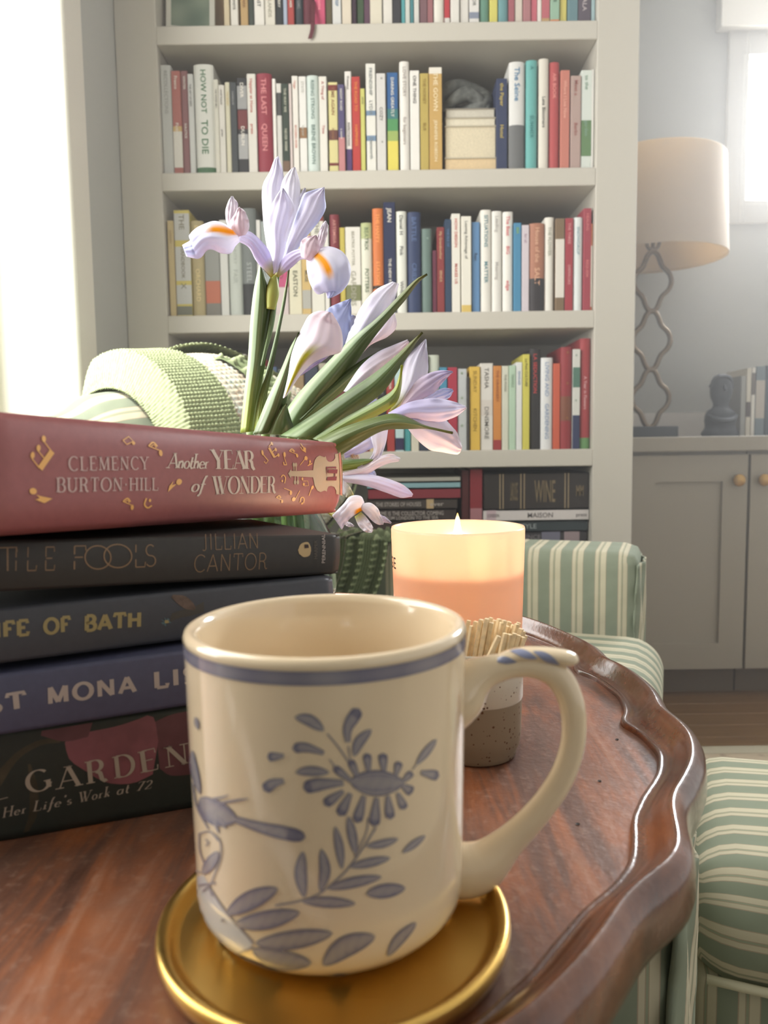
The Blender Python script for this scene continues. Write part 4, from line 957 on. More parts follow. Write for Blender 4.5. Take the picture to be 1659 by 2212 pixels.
def wood_m(name, rim=False):
    m = bpy.data.materials.new(name); m.use_nodes = True; nt = m.node_tree; b = nt.nodes['Principled BSDF']; lk = nt.links.new
    tc = nt.nodes.new('ShaderNodeTexCoord'); mp = nt.nodes.new('ShaderNodeMapping'); mp.inputs['Rotation'].default_value = (0, 0, radians(6)); mp.inputs['Scale'].default_value = (46, 6, 20)
    lk(tc.outputs['Object'], mp.inputs[0])
    n1 = nt.nodes.new('ShaderNodeTexNoise'); n1.inputs['Scale'].default_value = 1.0; n1.inputs['Detail'].default_value = 8; n1.inputs['Roughness'].default_value = .62; n1.inputs['Distortion'].default_value = .6
    lk(mp.outputs[0], n1.inputs['Vector'])
    r = nt.nodes.new('ShaderNodeValToRGB'); e = r.color_ramp.elements
    if rim: cs_ = [(.30, (52, 26, 14)), (.5, (92, 50, 28)), (.68, (124, 72, 40))]
    else: cs_ = [(.30, (66, 42, 34)), (.44, (108, 72, 56)), (.55, (150, 90, 56)), (.70, (168, 126, 102))]
    e[0].position = cs_[0][0]; e[0].color = (*lin(cs_[0][1]), 1); e[1].position = cs_[1][0]; e[1].color = (*lin(cs_[1][1]), 1)
    for p, c in cs_[2:]: q = e.new(p); q.color = (*lin(c), 1)
    lk(n1.outputs['Fac'], r.inputs[0]); src = r.outputs[0]
    n2 = nt.nodes.new('ShaderNodeTexNoise'); n2.inputs['Scale'].default_value = 26; n2.inputs['Detail'].default_value = 3; lk(tc.outputs['Object'], n2.inputs['Vector'])
    r2 = nt.nodes.new('ShaderNodeValToRGB'); r2.color_ramp.elements[0].position = .42; r2.color_ramp.elements[1].position = .62
    lk(n2.outputs['Fac'], r2.inputs[0])
    mx = nt.nodes.new('ShaderNodeMix'); mx.data_type = 'RGBA'; mx.inputs[7].default_value = (*lin((112, 84, 72) if not rim else (84, 44, 26)), 1)
    mm = nt.nodes.new('ShaderNodeMath'); mm.operation = 'MULTIPLY'; mm.inputs[1].default_value = .55; lk(r2.outputs[0], mm.inputs[0]); lk(mm.outputs[0], mx.inputs[0]); lk(src, mx.inputs[6]); src = mx.outputs[2]
    # fine scratches and pores
    n3 = nt.nodes.new('ShaderNodeTexNoise'); n3.inputs['Scale'].default_value = 420; n3.inputs['Detail'].default_value = 2; lk(tc.outputs['Object'], n3.inputs['Vector'])
    r3 = nt.nodes.new('ShaderNodeValToRGB'); r3.color_ramp.elements[0].position = .56; r3.color_ramp.elements[1].position = .72; lk(n3.outputs['Fac'], r3.inputs[0])
    mx2 = nt.nodes.new('ShaderNodeMix'); mx2.data_type = 'RGBA'; mx2.inputs[7].default_value = (*lin((190, 160, 140)), 1)
    n3.inputs['Scale'].default_value = 300
    m3 = nt.nodes.new('ShaderNodeMath'); m3.operation = 'MULTIPLY'; m3.inputs[1].default_value = .16 if not rim else .04; lk(r3.outputs[0], m3.inputs[0]); lk(m3.outputs[0], mx2.inputs[0]); lk(src, mx2.inputs[6]); src = mx2.outputs[2]
    lk(src, b.inputs['Base Color'])
    rr = nt.nodes.new('ShaderNodeMapRange'); rr.inputs['To Min'].default_value = .32 if not rim else .16; rr.inputs['To Max'].default_value = .50 if not rim else .30; lk(n3.outputs['Fac'], rr.inputs[0]); lk(rr.outputs[0], b.inputs['Roughness'])
    bp = nt.nodes.new('ShaderNodeBump'); bp.inputs['Strength'].default_value = .12; bp.inputs['Distance'].default_value = .002; lk(n3.outputs['Fac'], bp.inputs['Height']); lk(bp.outputs[0], b.inputs['Normal'])
    if rim: b.inputs['Coat Weight'].default_value = .6; b.inputs['Coat Roughness'].default_value = .18
    return m
tb = empty('side_table'); tag(tb, 'dark mahogany piecrust table with carved scalloped rim in the foreground', 'table')
fixn(obj('carved_rim', V, Fc, wood_m('polished_mahogany', True), tb, smooth=True))
V = [(TC.x, TC.y, T)]; Fc = []
for i in range(N):
    th = radians(-180+360*i/N); V.append((TC.x+(si[i]+.0004)*cos(th), TC.y+(si[i]+.0004)*sin(th), T))
for i in range(N): Fc.append((0, 1+i, 1+(i+1) % N))
n0 = len(V); V.append((TC.x, TC.y, T-.017))
for i in range(N):
    th = radians(-180+360*i/N); V.append((TC.x+(sc_[i]-.02)*cos(th), TC.y+(sc_[i]-.02)*sin(th), T-.017))
for i in range(N): Fc.append((n0, n0+1+(i+1) % N, n0+1+i))
m_top = wood_m('worn_mahogany')
obj('tabletop', V, Fc, m_top, tb)
m_leg = wood_m('mahogany_leg', True)
lathe('pedestal', [(.05, T-.017), (.045, .60), (.022, .585), (.020, .50), (.030, .47), (.018, .44), (.020, .34), (.036, .28), (.040, .22), (.026, .18), (.034, .16), (.034, .10), (.001, .095)], TC.x, TC.y, m_leg, tb, n=40)
for k in range(3):
    an = radians(9+120*k); d = Vector((cos(an), sin(an), 0)); c = Vector((TC.x, TC.y, 0))
    tube('leg', [c+d*.02+cz_*.15, c+d*.09+cz_*.14, c+d*.16+cz_*.07, c+d*.21+cz_*.033, c+d*.235+cz_*.029], [.018, .018, .014, .013, .018], m_leg, tb, n=12)
# worm holes in the table top
for px_, py_ in ((1333, 1598), (1248, 1781), (1295, 1688)):
    p = atZ(px_, py_, T); lathe('worm_hole', [(.0001, T+.00005), (.0006, T+.00008), (.0009, T+.0003)], p.x, p.y, mat('hole_dark', (20, 12, 8)), tb, n=12)

# ================================================================== FRONT BOOK STACK
def fbook(label, pl, dl, pr_, dr, thick, depth, col, extL=0, extR=0, hard=False, bev=.002, rough=.5):
    PL = atY(*pl, dl)+cz_*.0003; PR = atY(*pr_, dr)+cz_*.0003; e = (PR-PL).normalized(); dep = cz_.cross(e).normalized(); up = e.cross(dep).normalized()
    if up.z < 0: up = -up
    if dep.y < 0: dep = -dep
    W_ = (PR-PL).length; O = PL-e*extL; Lg = W_+extL+extR
    t = empty('book'); tag(t, label, 'book', 'books stacked on the table')
    cm_ = mat('front_cover', col, rough, spec=.45, noise=.04, nscale=300)
    ct_ = .0022 if hard else .0006
    # spine shell profile in (dep, up), swept along e, with rounded ends
    n = 14; V = []; Fc = []; bul = .004 if hard else .0012; M_ = 40
    for i in range(M_+1):
        u = Lg*i/M_; edge = min(u, Lg-u); rr = .0025 if hard else .0015
        sh = 0 if edge > rr else rr-sqrt(max(0, rr*rr-(rr-edge)**2))
        for j in range(n+1):
            v = j/n; zz = thick*v; sq = bul*(1-(2*v-1)**2 if not hard else (1-(2*v-1)**4))
            zz2 = sh*.8+zz*(thick-1.6*sh)/thick if True else zz
            V.append(O+e*u+dep*(bul-sq+sh*.8)+up*zz2)
    for i in range(M_):
        for j in range(n): a = i*(n+1)+j; Fc.append((a, a+1, a+n+2, a+n+1))
    sp = fixn(obj('spine', V, Fc, cm_, t, smooth=True)); s = sp.modifiers.new('s', 'SOLIDIFY'); s.thickness = .0005; s.offset = 0
    obox('cover_board', O+dep*(bul+.0005), e, dep, up, Lg, depth, ct_, cm_, t, bevel=ct_*.3, bseg=1)
    obox('cover_board', O+dep*(bul+.0005)+up*(thick-ct_), e, dep, up, Lg, depth, ct_, cm_, t, bevel=ct_*.3, bseg=1)
    g = .004 if hard else .0004
    obox('page_block', O+dep*(bul+.001)+e*g+up*ct_, e, dep, up, Lg-2*g, depth-g-.001, thick-2*ct_, m_page, t)
    def uv(x, y_):
        d = ray(x, y_); k = (PL-CAM).dot(dep)/d.dot(dep); P = CAM+d*k; q = P-PL; return q.dot(e), q.dot(up)
    def at(u, v, off=.0004):
        vv = min(max(v/thick, 0), 1); sq = bul*(1-(2*vv-1)**2 if not hard else (1-(2*vv-1)**4)); return PL+e*u+up*v+dep*(bul-sq-off)
    return t, uv, at
def put(t, at, V2, Fc, m, name, off=.0005):
    return obj(name, [at(a, b, off) for a, b in V2], Fc, m, t)
def line_text(t, uv, at, s, p0, p1, hpx, m, name='title_lettering', thick=.15, thin=.05, serif=True, shear=0, space=.08, off=.0005, bold=None):
    """p0,p1: baseline start/end in the photograph, hpx: cap height there"""
    a = uv(*p0); b = uv(*p1); h = uv((p0[0]+p1[0])/2, (p0[1]+p1[1])/2-hpx)[1]-uv((p0[0]+p1[0])/2, (p0[1]+p1[1])/2)[1]
    if bold is None: V2, Fc, w = text_strokes(s, thick, thin, serif, shear, space)
    else: V2, Fc, w = bfont(s, bold)
    du, dv = b[0]-a[0], b[1]-a[1]; Lr = hypot(du, dv); ex = (du/Lr, dv/Lr)
    W2 = [(a[0]+x/w*Lr*ex[0]-y_*h*ex[1], a[1]+x/w*Lr*ex[1]+y_*h*ex[0]) for x, y_ in V2]
    put(t, at, W2, Fc, m, name, off)
def poly(t, uv, at, pts, m, name, off=.0005):
    put(t, at, [uv(*p) for p in pts], [tuple(range(len(pts)))], m, name, off)

# garden book
t, uv, at = fbook('thick dark green book with pink petal cover at the bottom of the stack', (0, 1821), .2882, (400, 1750), .3133, .0446, .16, (46, 52, 48), extL=.045, extR=.10)
petm = mat('cover_pink', (132, 80, 88), .5, noise=.18, nscale=60)
petm2 = mat('cover_pink_dark', (100, 62, 68), .5, noise=.2, nscale=60)
stm = mat('cover_stem', (70, 64, 50), .6, noise=.3, nscale=80)
def blob(uv, at, t, edges, m, name, off=.0005):
    A = catmull([uv(*p) for p in edges[0]], 14); B = catmull([uv(*p) for p in edges[1]], 14); V2 = []; Fc = []
    for a, b in zip(A, B):
        for j in range(5): V2.append(tuple(float(q) for q in a+(b-a)*j/4))
    for i in range(13):
        for j in range(4): q = i*5+j; Fc.append((q, q+1, q+6, q+5))
    put(t, at, V2, Fc, m, name, off)
blob(uv, at, t, (((140, 1605), (150, 1640), (185, 1665), (230, 1690), (285, 1692), (330, 1672)), ((150, 1590), (200, 1580), (250, 1570), (290, 1558), (330, 1548), (342, 1600))), petm, 'cover_petal', .0003)
blob(uv, at, t, (((345, 1660), (370, 1675), (420, 1672), (470, 1668)), ((335, 1560), (370, 1545), (420, 1535), (470, 1528))), petm2, 'cover_petal', .00028)
blob(uv, at, t, (((88, 1590), (140, 1602), (190, 1592)), ((90, 1580), (140, 1572), (200, 1562))), petm2, 'cover_petal', .00034)
blob(uv, at, t, (((0, 1700), (40, 1640), (90, 1610), (130, 1605)), ((0, 1660), (40, 1622), (90, 1598), (130, 1597))), stm, 'cover_stem', .0003)
blob(uv, at, t, (((50, 1800), (62, 1760), (64, 1700), (60, 1650)), ((62, 1798), (80, 1760), (82, 1700), (66, 1650))), stm, 'cover_stem', .00033)
iv = mat('ivory_ink', (172, 160, 146), .6)
for chr_, x0_, y0_, x1_, y1_, hh in (('G', 62, 1714, 111, 1701, 46), ('A', 128, 1703, 172, 1695, 46), ('R', 190, 1692, 232, 1684, 48), ('D', 250, 1680, 292, 1671, 47), ('E', 307, 1668, 343, 1659, 46), ('N', 360, 1657, 408, 1647, 44)):
    line_text(t, uv, at, chr_, (x0_, y0_), (x1_, y1_), hh, iv, thick=.16, thin=.045, off=.0007)
line_text(t, uv, at, 'Her', (6, 1766), (56, 1755), 22, iv, 'subtitle_lettering', shear=.25, thick=.13, thin=.05, space=.14, off=.0007)
line_text(t, uv, at, "Life's", (72, 1752), (154, 1736), 22, iv, 'subtitle_lettering', shear=.25, thick=.13, thin=.05, space=.14, off=.0007)
line_text(t, uv, at, 'Work', (170, 1733), (236, 1719), 22, iv, 'subtitle_lettering', shear=.25, thick=.13, thin=.05, space=.14, off=.0007)
line_text(t, uv, at, 'at', (252, 1716), (278, 1711), 22, iv, 'subtitle_lettering', shear=.25, thick=.13, thin=.05, space=.14, off=.0007)
line_text(t, uv, at, '72', (294, 1708), (326, 1702), 18, iv, 'subtitle_lettering', shear=.25, thick=.13, thin=.05, space=.14, off=.0007)
line_text(t, uv, at, '.', (-10, 1729), (12, 1723), 26, iv, 'title_lettering', thick=.3, thin=.1, off=.0007)
# mona book
t, uv, at = fbook('slate blue paperback with pale capitals, second from bottom of the stack', (0, 1590), .283, (400, 1527), .312, .0232, .145, (86, 88, 114), extL=.04, extR=.085)
pl_ = mat('pale_ink', (186, 174, 168), .6)
for s_, a_, b_ in (('ST', (-30, 1542), (56, 1527)), ('MONA', (104, 1520), (292, 1493)), ('LIS', (334, 1486), (425, 1473))):
    line_text(t, uv, at, s_, a_, b_, 34, pl_, thick=.22, thin=.20, serif=False, space=.22)
# wife book
t, uv, at = fbook('charcoal navy paperback with gold capitals in the middle of the stack', (0, 1435), .285, (722, 1342), .360, .0207, .12, (70, 72, 80), extL=.04)
go = mat('gold_ink', (160, 144, 98), .5)
for s_, a_, b_ in (('IFE', (-10, 1377), (61, 1370)), ('OF', (96, 1369), (151, 1363)), ('BATH', (183, 1362), (304, 1353))):
    line_text(t, uv, at, s_, a_, b_, 31, go, thick=.24, thin=.22, serif=False, space=.16)
br = mat('cover_bird', (98, 80, 70), .6, noise=.3, nscale=300); bf = mat('cover_flower', (90, 120, 130), .6)
blob(uv, at, t, (((370, 1290), (385, 1305), (400, 1315), (420, 1318)), ((375, 1285), (400, 1288), (415, 1300), (422, 1312))), br, 'cover_bird', .0005)
blob(uv, at, t, (((365, 1345), (385, 1335), (410, 1330), (440, 1322)), ((370, 1325), (390, 1318), (415, 1312), (440, 1300))), mat('cover_branch', (74, 70, 66), .6), 'cover_bird', .00045)
for k in range(7):
    a = 2*pi*k/7; x_, y_ = 358+9*cos(a), 1343+8*sin(a)
    blob(uv, at, t, (((358, 1343), (x_-2, y_-2), (x_, y_)), ((358, 1344), (x_+2, y_+2), (x_+1, y_+1))), bf, 'cover_flower', .0005)
poly(t, uv, at, [(355, 1339), (363, 1339), (364, 1345), (355, 1346)], go, 'cover_flower', .0007)
# black book
t, uv, at = fbook('black paperback with thin gold capitals, under the red book', (0, 1280), .285, (735, 1241), .372, .0192, .10, (54, 51, 49), extL=.04)
tg = mat('bronze_ink', (140, 112, 84), .5)
def mono(s, a, b, h, space=.1): line_text(t, uv, at, s, a, b, h, tg, thick=.055, thin=.055, serif=False, space=space)
mono('T', (-6, 1234), (38, 1232), 50); mono('T', (22, 1233), (52, 1232), 46) if False else None
mono('ILE', (28, 1233), (118, 1231), 50, .35)
mono('F', (154, 1230), (186, 1229), 50); mono('L', (288, 1225), (314, 1224), 48); mono('S', (312, 1224), (338, 1222), 46)
for cx_, cy_, rx_, ry_ in ((211, 1204, 28, 25), (254, 1201, 30, 25)):
    V2 = []; out = (V2, [])
    ribbon([uv(cx_+rx_*cos(a/24*2*pi), cy_+ry_*sin(a/24*2*pi)) for a in range(25)], lambda t_, dx, dy: .00055, out); put(t, at, V2, out[1], tg, 'title_lettering')
mono('JILLIAN', (436, 1188), (559, 1184), 33, .12); mono('CANTOR', (418, 1236), (577, 1229), 36, .12)
blob(uv, at, t, (((643, 1188), (650, 1175), (665, 1171), (671, 1182)), ((645, 1196), (655, 1203), (667, 1200), (671, 1190))), mat('cream_dot', (190, 164, 120), .5), 'emblem')
poly(t, uv, at, [(657, 1176), (665, 1176), (666, 1183), (657, 1184)], mat('dark_dot', (60, 40, 36)), 'emblem', .0008)
def vert_text(s, x_, y0_, y1_, wpx, m):
    # reads upwards
    a = uv(x_, y0_); b = uv(x_, y1_); hw = abs(uv(x_+wpx, y0_)[0]-a[0]); V2, Fc, w = bfont(s, .01); L_ = b[1]-a[1]
    put(t, at, [(a[0]-y_*hw+hw*0, a[1]+x2/w*L_) for x2, y_ in V2], Fc, m, 'imprint_lettering')
vert_text('HARPER', 684, 1207, 1167, 7, mat('dim_ink', (96, 88, 80))); vert_text('PERENNIAL', 701, 1216, 1154, 7, mat('pale_ink', (186, 174, 168), .6))
# red book
t, uv, at = fbook('thick rose red hardback with gold notes and violin, top of the stack', (-3, 1161), .2600, (740, 1108), .4700, .0425, .15, (146, 86, 86), extL=.006, hard=True, rough=.42)
sv = mat('silver_ink', (206, 192, 178), .5); sv2 = mat('dull_silver_ink', (188, 162, 156), .55); gn = mat('gold_foil', (226, 172, 98), .4)
line_text(t, uv, at, 'CLEMENCY', (147, 1017), (318, 1014), 29, sv2, 'author_lettering', thick=.15, thin=.07, space=.20)
line_text(t, uv, at, 'BURTON-HILL', (121, 1063), (340, 1059), 29, sv2, 'author_lettering', thick=.15, thin=.07, space=.16)
line_text(t, uv, at, 'Another', (360, 1011), (448, 1012), 32, sv, shear=.25, thick=.14, thin=.05, space=-.02)
line_text(t, uv, at, 'YEAR', (458, 1013), (549, 1013), 40, sv, thick=.20, thin=.035, space=.04)
line_text(t, uv, at, 'of', (410, 1062), (438, 1061), 33, sv, shear=.25, thick=.13, thin=.05, space=-.02)
line_text(t, uv, at, 'WONDER', (460, 1068), (594, 1064), 37, sv, thick=.18, thin=.03, space=.04)
def ell(cx_, cy_, rx_, ry_, rot, m, nm='musical_note', off=.0005, n=14):
    P = [(cx_+rx_*cos(a)*cos(rot)-ry_*sin(a)*sin(rot), cy_+rx_*cos(a)*sin(rot)+ry_*sin(a)*cos(rot)) for a in [2*pi*i/n for i in range(n)]]
    poly(t, uv, at, P, m, nm, off)
def ln(pts, wpx, m, nm='musical_note', off=.0005, sm=False):
    if sm: pts = [tuple(float(q) for q in p) for p in catmull(pts, 12)]
    V2 = []; out = (V2, []); ribbon(pts, lambda t_, dx, dy: wpx, out); put(t, at, [uv(*p) for p in V2], out[1], m, nm, off)
# notes on left
for hx, hy in ((68.7, 983.5), (82, 968), (95, 948)): ell(hx, hy, 4.5, 7.5, .1, gn)
poly(t, uv, at, [(80, 1008), (89, 1017), (116, 979), (107, 970)], gn, 'musical_note')
ln([(67, 990), (83, 1011)], 2.4, gn); ln([(81, 974), (95, 992)], 2.4, gn); ln([(95, 954), (110, 975)], 2.4, gn)
ell(69.7, 1061, 8, 7, .3, gn); poly(t, uv, at, [(76, 1068), (84, 1071), (112, 1077), (95, 1087), (74, 1079), (84, 1076)], gn, 'musical_note')
for P in ([(267, 951), (281, 943), (289, 953), (274, 960), (267, 951)],): ln(P, 2.4, gn)
ell(289, 957, 3.5, 4, 0, gn)
def n8(hx, hy, s=1):
    ell(hx, hy, 4*s, 7*s, -.1, gn); ln([(hx-25*s, hy-15*s), (hx-3*s, hy-6*s)], 2.2*s, gn); ln([(hx-25*s, hy-15*s), (hx-14*s, hy-23*s), (hx-6*s, hy-14*s)], 3.6*s, gn, sm=True); ln([(hx-20*s, hy-14*s), (hx-13*s, hy-18*s), (hx-9*s, hy-11*s)], 2*s, gn, sm=True)
n8(346, 978.5); n8(286, 1096, .85); n8(641.5, 984, .62); n8(609.6, 1083, .55)
ln([(315, 1076), (312, 1090), (320, 1097), (328, 1092)], 3.5, gn, sm=True); ell(323, 1081, 2.8, 3.4, 0, gn)
ell(385, 1041, 6, 7, .5, gn); poly(t, uv, at, [(361, 1063), (364, 1050), (373, 1039), (370, 1048), (380, 1045)], gn, 'musical_note')
ell(567, 978, 2.4, 6, 0, gn); ln([(568, 982), (578, 995), (573, 1001), (569, 997)], 2, gn)
ln([(583, 967), (592, 988)], 5, gn)
for ax, ay, hx, hy in ((583, 965, 592.3, 957), (587, 977, 597, 970), (592, 988, 601, 982)): ln([(ax, ay), (hx, hy)], 1.8, gn); ell(hx, hy+1, 2.4, 4, 0, gn)
ell(614.5, 982, 2.6, 6, .1, gn); ln([(613, 988), (618, 1004)], 1.4, gn); ln([(618, 1004), (612, 1004), (611, 998)], 2.4, gn)
ln([(653, 966), (655, 972), (661, 977), (663, 968), (658, 965), (656, 958)], 2, gn); poly(t, uv, at, [(658, 967), (663.6, 968), (661.7, 977.6), (656.5, 974)], gn, 'musical_note')
ell(660.3, 989.7, 3.6, 4.6, 0, gn); ln([(658, 991), (646.5, 1005)], 1.4, gn)
ell(668.5, 997, 2, 3.4, 0, gn); ln([(663, 1006), (673, 1001)], 2, gn); ln([(668, 1000), (666, 1003)], 1.4, gn)
ln([(605.5, 1031), (610, 1026), (615, 1032), (613, 1044)], 2.2, gn, sm=True); ell(608, 1039, 1.8, 2.6, 0, gn)
ell(651.6, 1034.5, 2, 3.4, 0, gn); ell(654.5, 1046, 2.4, 3.4, 0, gn); ln([(653, 1039), (663, 1039), (665, 1049), (656, 1049.5)], 1.3, gn)
ell(627, 1064.4, 2.8, 5, 0, gn); ln([(612, 1054.5), (626, 1060)], 1.5, gn)
ell(634.2, 1078.4, 4, 4.6, 0, gn); ln([(637, 1079), (646, 1060)], 1.4, gn)
ell(673.3, 1053, 2.6, 4.6, .4, gn); ln([(671, 1056), (666.5, 1071)], 1.8, gn)
ln([(648.5, 1085), (650, 1075), (656, 1076), (657, 1087)], 2.2, gn, sm=True); ell(654, 1087.5, 2, 2.6, 0, gn)
# violin
vi = mat('violin_ivory', (178, 160, 134), .5)
def Z(x, y_): return (600+x/10.37, 940+y_/10.37)
vp = [(215, 860), (245, 820), (270, 765), (290, 800), (330, 805), (400, 805), (600, 795), (775, 785), (790, 660), (820, 560), (870, 490), (940, 455), (1040, 495), (1075, 470), (1085, 545), (1120, 590), (1180, 600), (1240, 570), (1285, 510), (1290, 425), (1350, 415), (1425, 375), (1440, 600), (1440, 900), (1440, 1360), (1410, 1350), (1340, 1325), (1300, 1320), (1295, 1240), (1250, 1160), (1180, 1135), (1120, 1150), (1095, 1200), (1085, 1265), (1040, 1240), (940, 1275), (870, 1240), (810, 1130), (785, 1000), (775, 945), (600, 935), (400, 925), (330, 920), (290, 920), (270, 965), (245, 915)]
poly(t, uv, at, [Z(*p) for p in vp], vi, 'violin')
for x_, y0_, y1_ in ((345, 800, 700), (393, 800, 700), (370, 925, 1010), (433, 925, 1010)):
    ln([Z(x_, y0_), Z(x_, y1_)], 2, vi, 'violin'); cy_ = 665 if y1_ < 800 else 1055; c = Z(x_, cy_); ell(c[0], c[1], 2.6, 4.8, 0, vi, 'violin')
dr = mat('emblem_red', (118, 34, 38), .5)
for P in ([(1060, 710), (1285, 708), (1285, 742), (1090, 745), (1075, 930)], [(1105, 768), (1320, 768), (1305, 860), (1100, 850)], [(1250, 855), (1270, 860), (1262, 930), (1240, 925)], [(1085, 938), (1300, 925), (1288, 1015), (1070, 1015)]): poly(t, uv, at, [Z(*p) for p in P], dr, 'publisher_emblem', .0008)
poly(t, uv, at, [Z(1370, 420), Z(1415, 390), Z(1425, 900), Z(1425, 1345), Z(1380, 1330), Z(1375, 880)], mat('edge_pink', (190, 120, 106)), 'pattern_strip', .0008)

# ================================================================== MUG
MX, MY = -.0187, .2382; MZ0, MZ1 = .6505, .7439
def mug_r(z_):
    f_ = (z_-MZ0)/(MZ1-MZ0)
    r = .0422+.0016*f_
    if f_ < .10: r -= .0065*(1-f_/.10)**2
    return r
m_mug = mat('cream_glaze', (230, 210, 178), .14, spec=.5, coat=.5, noise=.015, nscale=30)
mug = empty('mug'); tag(mug, 'cream mug hand-painted with a blue bird and flowers on the brass coaster', 'mug')
pr_o = [(.0015, MZ0+.0015), (.030, MZ0+.0015), (.0315, MZ0), (.0345, MZ0)]+[(mug_r(MZ0+.0935*i/30)-0, MZ0+.0935*i/30) for i in range(1, 30)]
pr_o += [(mug_r(MZ1)+.0002, MZ1-.0022), (mug_r(MZ1)-.0004, MZ1-.0006), (mug_r(MZ1)-.0018, MZ1), (mug_r(MZ1)-.0034, MZ1-.0008), (mug_r(MZ1)-.0042, MZ1-.003), (.0385, MZ1-.02), (.0378, MZ0+.03), (.036, MZ0+.012), (.030, MZ0+.006), (.001, MZ0+.005)]
lathe('body', pr_o, MX, MY, m_mug, mug, n=160)
def mug_hit(x, y_):
    d = ray(x, y_); 
    k = None; r = .0432
    for it in range(4):
        ax, ay = d.x, d.y; bx_, by_ = -MX, -MY; A = ax*ax+ay*ay; B = 2*(ax*bx_+ay*by_); Cc = bx_*bx_+by_*by_-r*r
        disc = max(0, B*B-4*A*Cc); k = (-B-sqrt(disc))/(2*A); zz = H+d.z*k; r = mug_r(min(max(zz, MZ0), MZ1))
    return atan2(d.y*k-MY, d.x*k-MX), max(zz, MZ0+.0012)
m_pt = vcmat('cobalt_brushwork', .2, 0, .5, coat=.5)
blD = lin((106, 104, 126)); blM = lin((146, 142, 150)); blL = lin((180, 171, 162)); crm_ = lin((214, 206, 190))
def brush(pts, w, kind='leaf', dark=1.0, name='brush_stroke', m_=8, extra=0):
    w = w*(1.22 if kind != 'line' else 1); n = max(10, int(sum(hypot(b[0]-a[0], b[1]-a[1]) for a, b in zip(pts, pts[1:]))/5)); P = [tuple(p) for p in catmull(pts, n)]
    def wf(t, dx, dy):
        if kind == 'leaf': return max(.6, w*sin(pi*min(1, max(0, t)))**.6)
        if kind == 'blob': return max(.6, w*(.42+.58*min(1, t*1.6))*(1 if t < .82 else sqrt(max(0, 1-((t-.82)/.18)**2))))
        return w
    V2 = []; out = (V2, []); ribbon(P, wf, out, m_); V = []; cols = []
    for i, (x, y_) in enumerate(V2):
        th, z_ = mug_hit(x, y_); r = mug_r(z_)+.0002+extra; V.append((MX+r*cos(th), MY+r*sin(th), z_))
        j = i % (m_+1); k = i//(m_+1); e = abs(j/m_*2-1); t = k/(n-1)
        f = min(1, (.08+.85*e**2.4)*dark + (.5 if kind == 'blob' and t > .75 else 0)+.12*sin(k*1.3+j)*.5); f = max(0, f)
        cols.append(tuple(blM[q]*(1-f)+blD[q]*f if f > .3 else blL[q]*(1-f/.3)*.5+blM[q]*(.5+.5*f/.3) for q in range(3)))
    obj(name, V, out[1], m_pt, mug, smooth=True, cols=cols)
